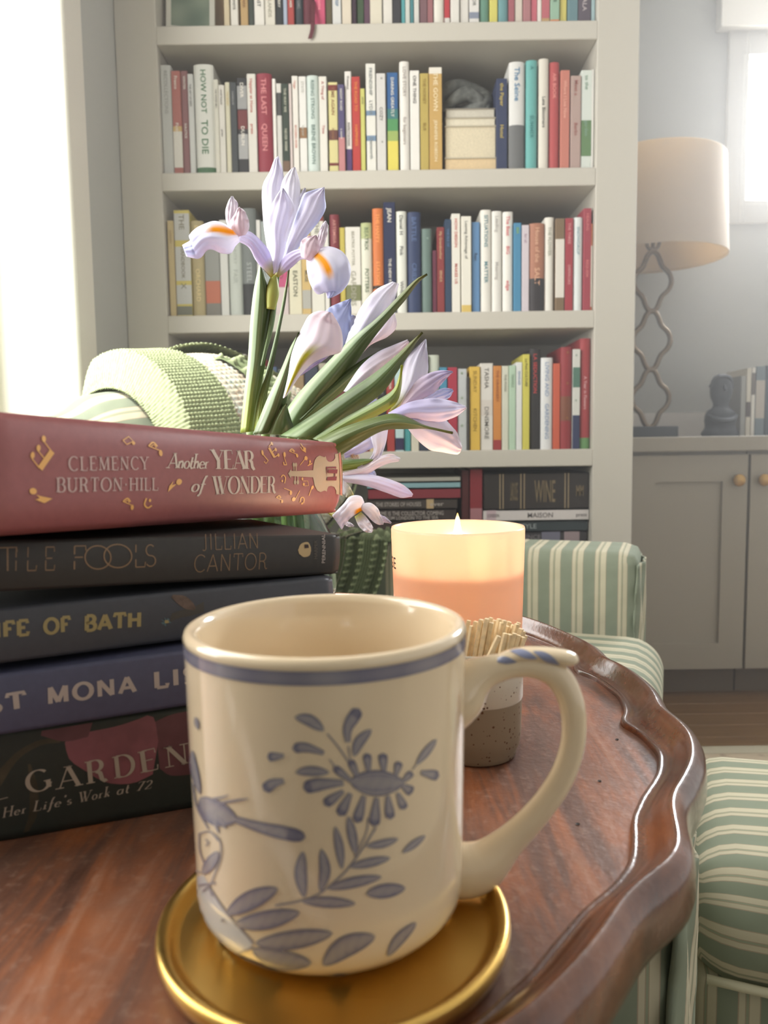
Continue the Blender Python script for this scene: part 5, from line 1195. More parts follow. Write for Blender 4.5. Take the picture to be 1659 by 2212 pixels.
st_ = [([(637, 1549), (668, 1555), (700, 1578)], 21, 'leaf'), ([(707, 1585), (730, 1612), (752, 1645)], 3.5, 'line'), ([(751, 1603), (752, 1570), (776, 1530)], 22, 'blob'), ([(764, 1634), (776, 1602), (802, 1575)], 19, 'leaf'),
 ([(700, 1626), (660, 1614), (632, 1617)], 18, 'blob'), ([(712, 1668), (670, 1665), (638, 1668)], 18, 'leaf'), ([(742, 1690), (690, 1694), (655, 1702)], 24, 'blob'), ([(614, 1632), (578, 1635)], 16, 'blob'), ([(614, 1686), (590, 1692), (570, 1707)], 20, 'blob'),
 ([(742, 1708), (700, 1738)], 18, 'blob'), ([(757, 1713), (733, 1762)], 19, 'blob'), ([(786, 1718), (770, 1777)], 18, 'blob'), ([(813, 1722), (808, 1785)], 19, 'blob'), ([(837, 1718), (843, 1770)], 17, 'blob'), ([(858, 1712), (874, 1748)], 15, 'blob'), ([(868, 1696), (891, 1711)], 18, 'blob'),
 ([(868, 1690), (890, 1667)], 13, 'blob'), ([(908, 1668), (948, 1676)], 18, 'blob'), ([(890, 1662), (900, 1650)], 2.5, 'line'), ([(898, 1652), (942, 1596)], 14, 'leaf'), ([(796, 1668), (792, 1626)], 15, 'blob'), ([(829, 1668), (826, 1626)], 16, 'blob'), ([(854, 1676), (862, 1644)], 14, 'blob'),
 ([(774, 1682), (756, 1640)], 14, 'blob'), ([(762, 1690), (720, 1655)], 14, 'blob'), ([(712, 1640), (724, 1656)], 3, 'line'), ([(752, 1610), (756, 1640)], 3, 'line'),
 ([(755, 1687), (810, 1691), (872, 1690)], 46, 'leaf'), ([(765, 1702), (810, 1712), (860, 1705)], 10, 'leaf'), ([(770, 1675), (820, 1670), (866, 1680)], 6, 'leaf'),
 ([(812, 1786), (781, 1835), (743, 1885), (692, 1928), (650, 1945), (595, 1955)], 4, 'line'), ([(795, 1765), (790, 1800), (765, 1850)], 3, 'line'),
 ([(768, 1845), (760, 1800), (752, 1762)], 17, 'leaf'), ([(739, 1877), (733, 1830), (724, 1784)], 16, 'leaf'), ([(692, 1925), (702, 1880), (694, 1833)], 20, 'leaf'), ([(658, 1938), (650, 1885), (655, 1838)], 22, 'leaf'),
 ([(790, 1827), (825, 1822), (860, 1811)], 15, 'leaf'), ([(753, 1872), (800, 1862), (843, 1852)], 17, 'leaf'), ([(707, 1919), (760, 1906), (824, 1893)], 20, 'leaf'), ([(652, 1946), (710, 1948), (768, 1951)], 20, 'leaf'),
 ([(868, 1842), (918, 1804)], 13, 'leaf'), ([(790, 1930), (830, 1924), (875, 1917)], 26, 'leaf'), ([(836, 2065), (860, 2030), (898, 1992)], 20, 'leaf'), ([(697, 2084), (745, 2045), (810, 2021)], 38, 'leaf'), ([(706, 2120), (770, 2120)], 25, 'leaf'),
 ([(490, 1974), (540, 1945), (601, 1918)], 34, 'leaf'), ([(507, 1996), (570, 1988), (648, 1970)], 34, 'leaf'), ([(552, 2037), (630, 2030), (719, 2015)], 34, 'leaf'), ([(546, 2050), (600, 2072), (673, 2080)], 36, 'leaf'), ([(509, 2068), (555, 2098), (612, 2116)], 28, 'leaf'), ([(490, 2075), (505, 2098), (530, 2119)], 16, 'leaf'),
 ([(452, 1913), (490, 1970), (549, 2037)], 4, 'line'), ([(549, 2045), (515, 2060), (492, 2076)], 5, 'line'),
 ([(500, 1766), (570, 1788), (660, 1808)], 24, 'blob'), ([(434, 1722), (462, 1752), (512, 1772)], 44, 'leaf'), ([(470, 1735), (500, 1730), (540, 1724)], 5, 'leaf'), ([(455, 1725), (480, 1722), (496, 1716)], 4, 'leaf'), ([(470, 1760), (490, 1790)], 6, 'leaf'), ([(460, 1765), (475, 1800)], 5, 'leaf'),
 ([(417, 1620), (420, 1655), (434, 1715)], 14, 'leaf'), ([(418, 1690), (428, 1745), (452, 1790)], 3.5, 'line'),
 ([(432, 1800), (434, 1840), (452, 1885)], 3, 'line'), ([(455, 1795), (476, 1815), (478, 1850), (466, 1885), (455, 1912)], 3, 'line'), ([(440, 1888), (455, 1865), (474, 1838)], 20, 'leaf'), ([(432, 1800), (455, 1796), (474, 1816)], 3, 'line'), ([(446, 1812), (452, 1820), (446, 1826)], 3, 'line'),
 ([(430, 1912), (468, 1906)], 3.5, 'line'), ([(440, 1925), (456, 1908)], 3.5, 'line'), ([(452, 1912), (460, 1935)], 3.5, 'line'), ([(418, 1878), (438, 1885)], 3, 'line'), ([(481, 1984), (484, 1990)], 6, 'leaf'), ([(434, 2026), (437, 2034)], 6, 'leaf'), ([(471, 2032), (476, 2040)], 7, 'leaf'), ([(424, 1548), (430, 1575)], 8, 'leaf')]
# pale rock wash
A = catmull([(424, 1895), (423, 1950), (427, 2000), (450, 2050), (492, 2076)], 24); B = catmull([(440, 1890), (470, 1945), (505, 1990), (545, 2038), (505, 2072)], 24); V = []; Fc = []; cols = []
for i, (a, b) in enumerate(zip(A, B)):
    for j in range(13):
        x, y_ = a+(b-a)*j/12; th, z_ = mug_hit(x, y_); r = mug_r(z_)+.0001; V.append((MX+r*cos(th), MY+r*sin(th), z_)); cols.append(lin((200, 200, 200)))
for i in range(23):
    for j in range(12): q = i*13+j; Fc.append((q, q+1, q+14, q+13))
obj('painted_rock', V, Fc, m_pt, mug, smooth=True, cols=cols)
for i, (p, w, k) in enumerate(st_): brush(p, w, k, extra=i*.0000015)
# blue band under the lip
V = []; Fc = []; cols = []; nb = 240
for i in range(nb):
    th = 2*pi*i/nb
    for j in range(6):
        z_ = MZ1-.0032-.0038*j/5; r = mug_r(z_)+.00022; V.append((MX+r*cos(th), MY+r*sin(th), z_)); f = .25+.45*abs(j/5*2-1)+.3*sin(i*.37)*sin(i*.11); cols.append(tuple(blM[q]*(1-min(1, f))+blD[q]*min(1, f) for q in range(3)))
for i in range(nb):
    for j in range(5): a = i*6+j; b = ((i+1) % nb)*6+j; Fc.append((a, a+1, b+1, b))
obj('rim_band', V, Fc, m_pt, mug, smooth=True, cols=cols)
# handle
hp = [((950, 1545), 58), ((990, 1500), 60), ((1025, 1466), 44), ((1060, 1448), 33), ((1110, 1437), 27), ((1160, 1440), 26), ((1205, 1462), 28), ((1232, 1510), 27), ((1240, 1570), 26), ((1232, 1630), 26), ((1205, 1695), 27), ((1155, 1762), 29), ((1095, 1822), 36), ((1045, 1866), 54), ((996, 1880), 60), ((935, 1870), 54)]
tube('handle', [atY(*p, MY) for p, w in hp], [w/2*1.0/FPX*MY*1.10*2*.5*2*.5*2*.5 for p, w in hp] if False else [w*1.05/FPX*MY for p, w in hp], m_mug, mug, n=24, samples=120, up=(0, 1, 0), flat=.8)
sp_ = [((1048, 1452), 10), ((1085, 1425), 14), ((1130, 1414), 16), ((1175, 1414), 17), ((1215, 1420), 18), ((1238, 1424), 14), ((1248, 1428), 5)]
tube('thumb_rest', [atY(*p, MY) for p, w in sp_], [w*1.0/FPX*MY for p, w in sp_], m_mug, mug, n=20, samples=60, up=(0, 1, 0), flat=1.6)
bsm = mat('cobalt_wash', (140, 146, 176), .25, coat=.4)
for (xa, ya, xb, yb, w) in ((1076, 1424, 1120, 1408, 7), (1120, 1414, 1160, 1402, 8), (1150, 1416, 1205, 1402, 8)):
    V = []; Fc = []
    for i in range(9):
        t_ = i/8; x = xa+(xb-xa)*t_; y_ = ya+(yb-ya)*t_; ww = w*sin(pi*t_)+.5
        for s_ in (-1, 1):
            q = atY(x, y_+s_*ww/2, MY-.0046-.0); V.append(q)
    for i in range(8): Fc.append((2*i, 2*i+1, 2*i+3, 2*i+2))
# (brush marks on the thumb rest are wrapped onto its surface)
def wrap_marks():
    o = [x for x in mug.children if x.name.startswith('thumb_rest')][0]; vs = [v.co.copy() for v in o.data.vertices]; n = 20; rings = len(vs)//n
    for (r0, r1, a0, a1) in ((8, 20, 2.2, 3.6), (18, 32, 1.9, 3.3), (30, 46, 2.4, 3.9)):
        V = []; Fc = []; K = r1-r0
        for k in range(r0, r1+1):
            t_ = (k-r0)/K; half = .55*sin(pi*t_)+.03; mid = a0+(a1-a0)*t_
            c = sum((vs[k*n+i] for i in range(n)), Vector())/n
            for s_ in range(5):
                an = (mid+half*(s_/4*2-1))/(2*pi)*n; i0 = int(math.floor(an)) % n; fr = an-math.floor(an); p = vs[k*n+i0]*(1-fr)+vs[k*n+(i0+1) % n]*fr; V.append(p+(p-c).normalized()*.0003)
        for k in range(K):
            for s_ in range(4): a = k*5+s_; Fc.append((a, a+1, a+6, a+5))
        obj('brush_stroke', V, Fc, bsm, mug, smooth=True)
wrap_marks()

# ================================================================== COASTER
co = lathe('coaster', [(.001, .6503), (.0345, .6503), (.0470, .6505), (.0488, .6512), (.0500, .6528), (.0515, .6542), (.0532, .6545), (.0543, .6535), (.0545, .6515), (.0535, .6485), (.0505, .6462), (.046, .6452), (.001, .6452)], -.0170, .2290, None, None, n=160)
def brass():
    m = bpy.data.materials.new('brushed_brass'); m.use_nodes = True; nt = m.node_tree; b = nt.nodes['Principled BSDF']
    b.inputs['Metallic'].default_value = 1; b.inputs['Base Color'].default_value = (*lin((214, 176, 98)), 1); b.inputs['Roughness'].default_value = .30
    tc = nt.nodes.new('ShaderNodeTexCoord'); n = nt.nodes.new('ShaderNodeTexNoise'); n.inputs['Scale'].default_value = 60; n.inputs['Detail'].default_value = 5
    rr = nt.nodes.new('ShaderNodeMapRange'); rr.inputs['To Min'].default_value = .22; rr.inputs['To Max'].default_value = .42
    nt.links.new(tc.outputs['Object'], n.inputs['Vector']); nt.links.new(n.outputs['Fac'], rr.inputs[0]); nt.links.new(rr.outputs[0], b.inputs['Roughness']); return m
co.data.materials.clear(); co.data.materials.append(brass())
tag(co, 'round brass dish coaster beneath the painted mug', 'coaster')
for v in mug.children: pass

# ================================================================== CANDLE
KX, KY = .0441, .4590; KZ = .7483
cd = empty('candle'); tag(cd, 'lit candle in a frosted peach glass behind the mug', 'candle')
def glass_m():
    m = bpy.data.materials.new('frosted_peach_glass'); m.use_nodes = True; nt = m.node_tree; b = nt.nodes['Principled BSDF']
    b.inputs['Base Color'].default_value = (*lin((246, 220, 206)), 1); b.inputs['Roughness'].default_value = .22; b.inputs['Coat Weight'].default_value = .3
    t = nt.nodes.new('ShaderNodeBsdfTranslucent'); t.inputs[0].default_value = (*lin((255, 236, 216)), 1)
    mix = nt.nodes.new('ShaderNodeMixShader'); mix.inputs[0].default_value = .60
    nt.links.new(b.outputs[0], mix.inputs[1]); nt.links.new(t.outputs[0], mix.inputs[2]); nt.links.new(mix.outputs[0], nt.nodes['Material Output'].inputs[0]); return m
lathe('glass', [(.001, T+.0003), (.034, T+.0003), (.0372, T+.004), (.0378, T+.02), (.0400, KZ-.0015), (.0397, KZ), (.0388, KZ-.0003), (.0384, KZ-.002), (.0363, T+.02), (.0355, T+.008), (.001, T+.007)], KX, KY, glass_m(), cd, n=128)
def wax_m():
    m = bpy.data.materials.new('soy_wax'); m.use_nodes = True; nt = m.node_tree; b = nt.nodes['Principled BSDF']
    b.inputs['Base Color'].default_value = (*lin((244, 226, 200)), 1); b.inputs['Roughness'].default_value = .25

    t = nt.nodes.new('ShaderNodeBsdfTranslucent'); t.inputs[0].default_value = (*lin((255, 242, 222)), 1)
    mix = nt.nodes.new('ShaderNodeMixShader'); mix.inputs[0].default_value = .75
    nt.links.new(b.outputs[0], mix.inputs[1]); nt.links.new(t.outputs[0], mix.inputs[2]); nt.links.new(mix.outputs[0], nt.nodes['Material Output'].inputs[0]); return m
ZW = .7215
lathe('wax', [(.001, ZW), (.020, ZW), (.0372, ZW+.0006), (.0374, ZW), (.0368, ZW-.004), (.020, ZW-.0062), (.001, ZW-.0062)], KX, KY, wax_m(), cd, n=96)
tube('wick', [(KX, KY, ZW-.001), (KX+.0004, KY, ZW+.005), (KX, KY, ZW+.009)], [.0009]*3, mat('charred_wick', (30, 22, 18)), cd, n=8)
def flame_m():
    m = bpy.data.materials.new('candle_flame'); m.use_nodes = True; nt = m.node_tree; nt.nodes.clear()
    a = nt.nodes.new('ShaderNodeAttribute'); a.attribute_name = 'Col'; e = nt.nodes.new('ShaderNodeEmission'); e.inputs[1].default_value = 9
    o = nt.nodes.new('ShaderNodeOutputMaterial'); nt.links.new(a.outputs[0], e.inputs[0]); nt.links.new(e.outputs[0], o.inputs[0]); return m
fz = ZW+.0055; fh = atY(993, 1108, KY).z-fz
fp = [(.0005, 0), (.0022, .08), (.0034, .20), (.0037, .32), (.0034, .45), (.0027, .60), (.0018, .75), (.0013, .88), (.0002, 1.0)]
def fcol(r, z_, th):
    f_ = (z_-fz)/fh; w = (1.0, .80, .45); o_ = (1.0, .42, .08)
    k = min(1, max(0, (f_-.55)/.45)); return tuple(w[q]*(1-k)+o_[q]*k*.35 for q in range(3))
fl_ = lathe('flame', [(r, fz+f_*fh) for r, f_ in fp], KX, KY, flame_m(), cd, n=24, colf=fcol)
pl = bpy.data.lights.new('candle_glow', 'POINT'); pl.energy = .44; pl.color = (1, .66, .42); pl.shadow_soft_size = .006
po = bpy.data.objects.new('candle_glow', pl); C.objects.link(po); po.location = (KX, KY, fz+fh*.45); po.parent = cd
# printed letters at the left of the glass
V2, Fc, w = bfont('GE', .01); V = []
for s, zc, hh, wid in (('GE', atY(848, 1222, KY).z, .0068, .20),):
    for a, b_ in V2:
        th = radians(182)+a/w*radians(17); z_ = zc+b_*hh; r = .0378+.0022*(z_-T-.02)/(KZ-T-.02)+.0003; V.append((KX+r*cos(th), KY+r*sin(th), z_))
obj('printed_letters', V, Fc, mat('black_print', (24, 18, 16)), cd)

# ================================================================== MATCH CUP
PX_, PY_ = .0443, .3702
cp = empty('cup'); tag(cp, 'small speckled stoneware cup holding matchsticks behind the mug handle', 'cup')
def speck(base, name, dens, rough):
    m = bpy.data.materials.new(name); m.use_nodes = True; nt = m.node_tree; b = nt.nodes['Principled BSDF']; lk = nt.links.new
    tc = nt.nodes.new('ShaderNodeTexCoord'); v = nt.nodes.new('ShaderNodeTexVoronoi'); v.inputs['Scale'].default_value = 420
    n = nt.nodes.new('ShaderNodeTexNoise'); n.inputs['Scale'].default_value = 160; n.inputs['Detail'].default_value = 5
    lk(tc.outputs['Object'], v.inputs['Vector']); lk(tc.outputs['Object'], n.inputs['Vector'])
    ad = nt.nodes.new('ShaderNodeMath'); ad.operation = 'ADD'; lk(v.outputs['Distance'], ad.inputs[0]); lk(n.outputs['Fac'], ad.inputs[1])
    r = nt.nodes.new('ShaderNodeValToRGB'); r.color_ramp.elements[0].position = dens; r.color_ramp.elements[1].position = dens+.05
    r.color_ramp.elements[0].color = (*lin((96, 62, 40)), 1); r.color_ramp.elements[1].color = (*lin(base), 1); lk(ad.outputs[0], r.inputs[0]); lk(r.outputs[0], b.inputs['Base Color']); b.inputs['Roughness'].default_value = rough; return m
zg = .6745
lathe('base', [(.001, T+.0004), (.0185, T+.0004), (.0195, T+.001), (.0197, T+.003), (.0214, T+.007), (.0220, T+.012), (.0224, zg)], PX_, PY_, speck((140, 122, 100), 'raw_stoneware', .62, .9), cp, n=72)
lathe('glazed_wall', [(.0224, zg-.0002), (.0228, zg+.0006), (.0229, zg+.01), (.0230, .6990), (.0226, .7000), (.0220, .6995), (.0218, .697), (.0212, zg), (.0205, T+.012), (.001, T+.010)], PX_, PY_, speck((200, 190, 172), 'speckled_glaze', .62, .3), cp, n=72)
mwood = mat('match_wood', (238, 214, 172), .7, noise=.12, nscale=300)
def stick(px_, py_, tipY, bx_, by_, label, w=.0021):
    tip = atY(px_, py_, tipY); b0 = Vector((PX_+bx_, PY_+by_, T+.0125)); d = (tip-b0).normalized(); b0 = tip-d*min((tip-b0).length, .052)
    x = d.orthogonal().normalized(); a = random.random()*1.5; y_ = d.cross(x); x2 = x*cos(a)+y_*sin(a); y2 = d.cross(x2); L_ = (tip-b0).length
    o = obox('matchstick', b0-x2*w/2-y2*w/2, x2, y2, d, w, w, L_, mwood, None, bevel=.0002, bseg=1)
    tag(o, label, 'matchstick', 'matchsticks in the speckled cup'); return o
gl = 'plain pale wooden matchstick bunched in the back rows of the small speckled cup'
tips = [(1013, 1340), (1028, 1342), (1040, 1338), (1052, 1336), (1061, 1334), (1070, 1340), (1079, 1337), (1090, 1340), (1101, 1343), (1110, 1350), (1117, 1348), (1126, 1358), (1135, 1372), (1020, 1352), (1046, 1344), (1085, 1345), (1121, 1345), (1096, 1352), (1131, 1363), (1062, 1345)]
for i, (x, y_) in enumerate(tips):
    bx_ = ((x-1075)/62)*.0105; by_ = .012-.0045*(i % 4); stick(x, y_, PY_+.013-.0055*(i % 4), bx_, by_, gl)
for i, (x, y_) in enumerate([(1092, 1368), (1102, 1370), (1112, 1368), (1121, 1372), (1130, 1376)]):
    stick(x, y_, PY_-.010, (x-1085)/62*.012, -.011, f"pale matchstick in the cup, {['first', 'second', 'third', 'fourth', 'last'][i]} of the low front row right of the slanting one")
stick(1078, 1374, PY_-.013, -.014, -.0125, 'pale matchstick slanting across the front of the speckled cup')

# ================================================================== VASE AND IRISES
VX, VY = -.078, .560
vm = bpy.data.materials.new('clear_glass'); vm.use_nodes = True; b = vm.node_tree.nodes['Principled BSDF']; b.inputs['Transmission Weight'].default_value = 1; b.inputs['Roughness'].default_value = .03; b.inputs['Base Color'].default_value = (*lin((206, 222, 212)), 1); b.inputs['IOR'].default_value = 1.3
va = lathe('vase', [(.001, T+.0004), (.030, T+.0004), (.038, T+.012), (.0425, T+.05), (.040, T+.085), (.030, T+.105), (.027, T+.118), (.030, T+.124), (.0285, T+.125), (.025, T+.118), (.028, T+.104), (.038, T+.084), (.0405, T+.05), (.036, T+.014), (.001, T+.008)], VX, VY, vm, None, n=64)
tag(va, 'clear glass vase hidden behind the stacked books', 'vase')
m_pet = vcmat('iris_petal', .55, .38, .25)
m_leaf = vcmat('iris_leaf', .42, .18, .4)
WHc = lin((246, 244, 252)); LIc = lin((236, 234, 250)); PUc = lin((204, 197, 232)); PKc = lin((240, 224, 232)); YEc = lin((240, 170, 20)); YGc = lin((190, 190, 60)); BLc = lin((206, 214, 246))
def mixc(a, b, t): t = max(0, min(1, t)); return tuple(a[q]*(1-t)+b[q]*t for q in range(3))
def petal(par, L_, R_, d0, d1, bulge=.006, base=WHc, tipc=LIc, basec=None, blaze=None, nu=26, nv=14, name='petal', ruf=.0012, mid=0, sd=0, edge=None):
    A = catmull(L_, nu); B = catmull(R_, nu); V = []; Fc = []; cols = []
    for i in range(nu):
        s = i/(nu-1); Yd = d0+(d1-d0)*s+mid*sin(pi*s)
        for j in range(nv):
            t = j/(nv-1); x, y_ = A[i]+(B[i]-A[i])*t
            env = sin(pi*min(1, s*1.0+.02))
            dd = Yd-.6*bulge*sin(pi*t)*(.35+.65*sin(pi*min(1, s+.15)) if s < .85 else .5)+ruf*sin(s*23+j*.3+sd)*abs(2*t-1)**2*min(1, s*2)+.0005*sin(t*22+sd)*min(1, s*2)
            V.append(atY(x, y_, dd))
            c = mixc(base, tipc, s**1.3)
            if edge: c = mixc(c, edge, abs(2*t-1)**3*.8)
            if basec: c = mixc(basec, c, s*3.2)
            vein = .5+.5*sin(t*46+3*sin(s*5)+sd); c = mixc(c, PUc, .10*vein*(1-abs(2*t-1)*.3))
            if blaze:
                s0, s1, tc_, tw_, bc_ = blaze
                if s0 < s < s1:
                    w = tw_*(1-.5*(s-s0)/(s1-s0)); k = 1-abs(t-tc_)/w
                    if k > 0: c = mixc(c, bc_, min(1, k*2.2)*min(1, (s1-s)/(s1-s0)*4)*min(1, (s-s0)/(s1-s0)*6+.3))
            cols.append(c)
    for i in range(nu-1):
        for j in range(nv-1): a = i*nv+j; Fc.append((a, a+1, a+nv+1, a+nv))
    o = obj(name, V, Fc, m_pet, par, smooth=True, cols=cols)
    md = o.modifiers.new('s', 'SOLIDIFY'); md.thickness = .0004; return o
LG = lin((112, 138, 92)); DG = lin((74, 92, 52)); YG2 = lin((150, 168, 72)); SV = lin((176, 190, 160)); OL = lin((112, 112, 60))
def leaf(par, L_, R_, d0, d1, c0=LG, c1=DG, bulge=.005, edge_highlight=0, nu=34, nv=16, name='leaf', basec=None, tipc=None, mid=0):
    A = catmull(L_, nu); B = catmull(R_, nu); V = []; Fc = []; cols = []
    for i in range(nu):
        s = i/(nu-1); Yd = d0+(d1-d0)*s+mid*sin(pi*s)
        for j in range(nv):
            t = j/(nv-1); x, y_ = A[i]+(B[i]-A[i])*t; V.append(atY(x, y_, Yd-bulge*sin(pi*t)+.0004*sin(t*30)))
            c = mixc(c0, c1, t+.12*sin(t*37)+.06*sin(t*71+s*4))
            if edge_highlight: c = mixc(c, SV, edge_highlight*max(0, 1-abs(t-.12)/.16))  # highlight along the leaf edge, painted into the vertex colour
            if basec: c = mixc(basec, c, s*2.5)
            if tipc: c = mixc(c, tipc, (s-.72)*4)
            c = mixc(c, SV, .35*max(0, sin(t*52+2*sin(s*3)))**6)
            cols.append(c)
    for i in range(nu-1):
        for j in range(nv-1): a = i*nv+j; Fc.append((a, a+1, a+nv+1, a+nv))
    o = obj(name, V, Fc, m_leaf, par, smooth=True, cols=cols); md = o.modifiers.new('s', 'SOLIDIFY'); md.thickness = .0009; return o
m_stem = mat('iris_stem', (104, 130, 72), .5)
def iris(label): return tag(empty('iris'), label, 'flower', 'irises in the glass vase')
stem_n = [0]
def stem(par, px_, py_, Y, k=0):
    p = atY(px_, py_, Y); an = [2.6, 3.9, 1.2, 5.2, 5.9, .4, 4.6][stem_n[0]]; stem_n[0] += 1
    a_ = Vector((VX+.016*cos(an), VY+.016*sin(an), T+.118)); tube('stem', [p, p.lerp(a_, .6), a_, Vector((VX+.024*cos(an), VY+.024*sin(an), T+.015))], [.003, .0033, .0033, .003], m_stem, par, n=10, samples=30)
# 1 tall open iris
D1 = .535
i1 = iris('tallest pale lilac iris, fully open, above the others')
petal(i1, [(590,592),(574,520),(567,455),(567,402),(582,372),(593,343),(600,338)], [(594,592),(604,520),(611,465),(613,430),(613,402),(611,368),(602,338)], D1+.012, D1+.014, .010, WHc, LIc, sd=1)
petal(i1, [(592,592),(600,510),(603,440),(608,396),(622,372),(634,361)], [(598,590),(622,520),(642,470),(648,430),(648,395),(638,361)], D1+.006, D1+.010, .010, WHc, WHc, sd=2)
petal(i1, [(588,592),(582,530),(577,480),(588,440),(604,412),(610,406)], [(600,588),(616,540),(620,505),(632,472),(635,442),(613,407)], D1-.004, D1-.008, .008, LIc, LIc, sd=3, edge=WHc)
petal(i1, [(598,588),(614,540),(630,490),(645,448),(655,420),(668,413),(700,404)], [(606,588),(640,542),(662,512),(690,477),(704,450),(702,428),(701,405)], D1, D1-.006, .008, LIc, LIc, sd=4, edge=BLc)
petal(i1, [(625,470),(640,430),(652,415),(658,405)], [(640,470),(650,440),(660,425),(660,407)], D1+.010, D1+.010, .002, WHc, WHc, sd=4)
petal(i1, [(594,590),(582,545),(562,518),(540,500),(522,500)], [(586,600),(568,580),(552,560),(538,534),(514,520)], D1-.002, D1-.022, .006, PUc, LIc, basec=YGc, sd=5, ruf=.0003)
petal(i1, [(512,500),(496,491),(478,481),(457,479),(428,491),(409,508),(412,519),(394,530)], [(518,521),(508,531),(498,547),(480,547),(462,540),(447,541),(430,559),(403,553)], D1-.022, D1-.030, .010, WHc, BLc, blaze=(.02, .55, .26, .20, YEc), sd=6, mid=-.008, nu=34, edge=LIc)
petal(i1, [(499,502),(489,480),(487,455),(493,435),(500,424)], [(509,498),(510,470),(514,452),(512,438),(502,424)], D1-.020, D1-.020, .003, PKc, WHc, sd=7)
petal(i1, [(514,511),(500,497),(497,480),(507,462),(513,450),(516,448)], [(530,508),(538,495),(538,478),(533,464),(525,452),(517,448)], D1-.026, D1-.028, .006, PKc, PKc, sd=8, edge=WHc)
petal(i1, [(594,594),(608,562),(624,546),(648,537),(662,543)], [(600,600),(620,586),(636,573),(650,561),(667,562)], D1, D1-.022, .006, PUc, LIc, basec=YGc, sd=9, ruf=.0003)
petal(i1, [(663,556),(663,575),(667,602),(676,624),(688,635),(703,630),(709,645)], [(690,536),(716,534),(742,547),(756,575),(754,605),(738,629),(716,642)], D1-.022, D1-.030, .010, WHc, BLc, blaze=(.02, .58, .48, .17, YEc), sd=10, mid=-.006, nu=34, edge=LIc)
petal(i1, [(651,556),(648,536),(651,520),(662,512),(680,508)], [(668,564),(684,556),(691,540),(690,522),(684,508)], D1-.028, D1-.028, .006, PKc, PKc, sd=11)
petal(i1, [(676,548),(684,522),(689,502),(699,482),(704,478)], [(692,545),(703,522),(708,500),(708,486),(705,478)], D1-.024, D1-.022, .003, PKc, WHc, sd=12)
leaf(i1, [(519,935),(527,850),(535,780),(540,700),(546,640),(553,600),(561,566)], [(549,932),(562,850),(574,780),(581,720),(585,665),(583,625),(566,568)], D1+.030, D1, basec=YG2, bulge=.008, edge_highlight=.7)
leaf(i1, [(562,790),(574,730),(583,670),(588,625),(601,590)], [(568,790),(590,710),(599,650),(603,610),(604,590)], D1+.008, D1+.006, c0=DG, c1=LG, bulge=.004)
leaf(i1, [(548,935),(556,870),(578,790),(598,710),(614,630),(624,572)], [(566,932),(574,870),(591,790),(606,710),(619,640),(625,572)], D1+.022, D1+.018, basec=YG2, bulge=.003, tipc=OL)
tube('ovary', [atY(585,668,D1+.002), atY(589,630,D1+.001), atY(592,594,D1)], [.003, .0045, .002], mat('ovary_green', (164, 172, 84), .5), i1, n=12)
stem(i1, 540, 930, D1+.034, -.010)
# 2 bud with yellow streak
D2 = .498
i2 = iris('half-open lilac iris bud with a yellow-green streak, left of centre')
petal(i2, [(700,674),(715,662),(740,651),(757,645)], [(737,758),(748,735),(757,700),(758,646)], D2+.012, D2+.014, .004, BLc, BLc, sd=1)
petal(i2, [(738,705),(748,690),(757,680),(768,682)], [(742,740),(752,720),(763,700),(768,684)], D2+.016, D2+.016, .002, BLc, LIc, sd=2)
petal(i2, [(611,860),(622,812),(629,768),(640,735),(655,703),(668,681),(690,671),(708,673)], [(619,856),(645,816),(670,790),(690,777),(712,768),(738,758),(738,715),(718,676)], D2, D2-.004, .016, WHc, PKc, blaze=(.0, .62, .50, .24, YGc), sd=3, mid=-.004, nu=34, ruf=.0006)
petal(i2, [(640,800),(665,785),(690,765),(700,745)], [(650,812),(680,792),(712,768),(722,750)], D2+.004, D2, .002, PUc, PUc, sd=3)
leaf(i2, [(546,938),(580,855),(608,795),(628,748),(646,718)], [(594,932),(614,885),(624,842),(631,800),(647,719)], D2+.030, D2+.002, basec=DG, c0=LG, c1=DG, bulge=.010, edge_highlight=.5)
leaf(i2, [(560,938),(582,905),(605,880),(618,872)], [(640,938),(632,915),(624,890),(620,873)], D2+.028, D2+.018, c0=LG, c1=DG, bulge=.008)
stem(i2, 575, 930, D2+.036, -.004)
# 3 long bud with upper leaf tip
D3 = .536
i3 = iris('pointed lilac iris bud behind the longest leaf, upper right')
petal(i3, [(740,765),(752,722),(768,686),(785,655),(813,625),(848,608)], [(756,768),(790,736),(818,704),(838,678),(853,645),(862,613)], D3, D3-.004, .012, LIc, WHc, sd=1, edge=WHc, nu=30)
petal(i3, [(764,780),(790,742),(815,702),(835,672),(842,650)], [(768,782),(800,746),(838,727),(857,702),(846,652)], D3+.006, D3+.008, .006, PKc, WHc, sd=2)
leaf(i3, [(583,938),(640,855),(700,790),(760,730),(812,688),(862,638),(897,604),(922,591)], [(668,940),(705,872),(742,822),(775,775),(806,732),(838,692),(876,648),(903,612),(924,594)], D3+.004, D3-.018, c0=LG, c1=DG, bulge=.010, edge_highlight=1.0, tipc=OL, nu=44)
stem(i3, 630, 930, D3+.020, .002)
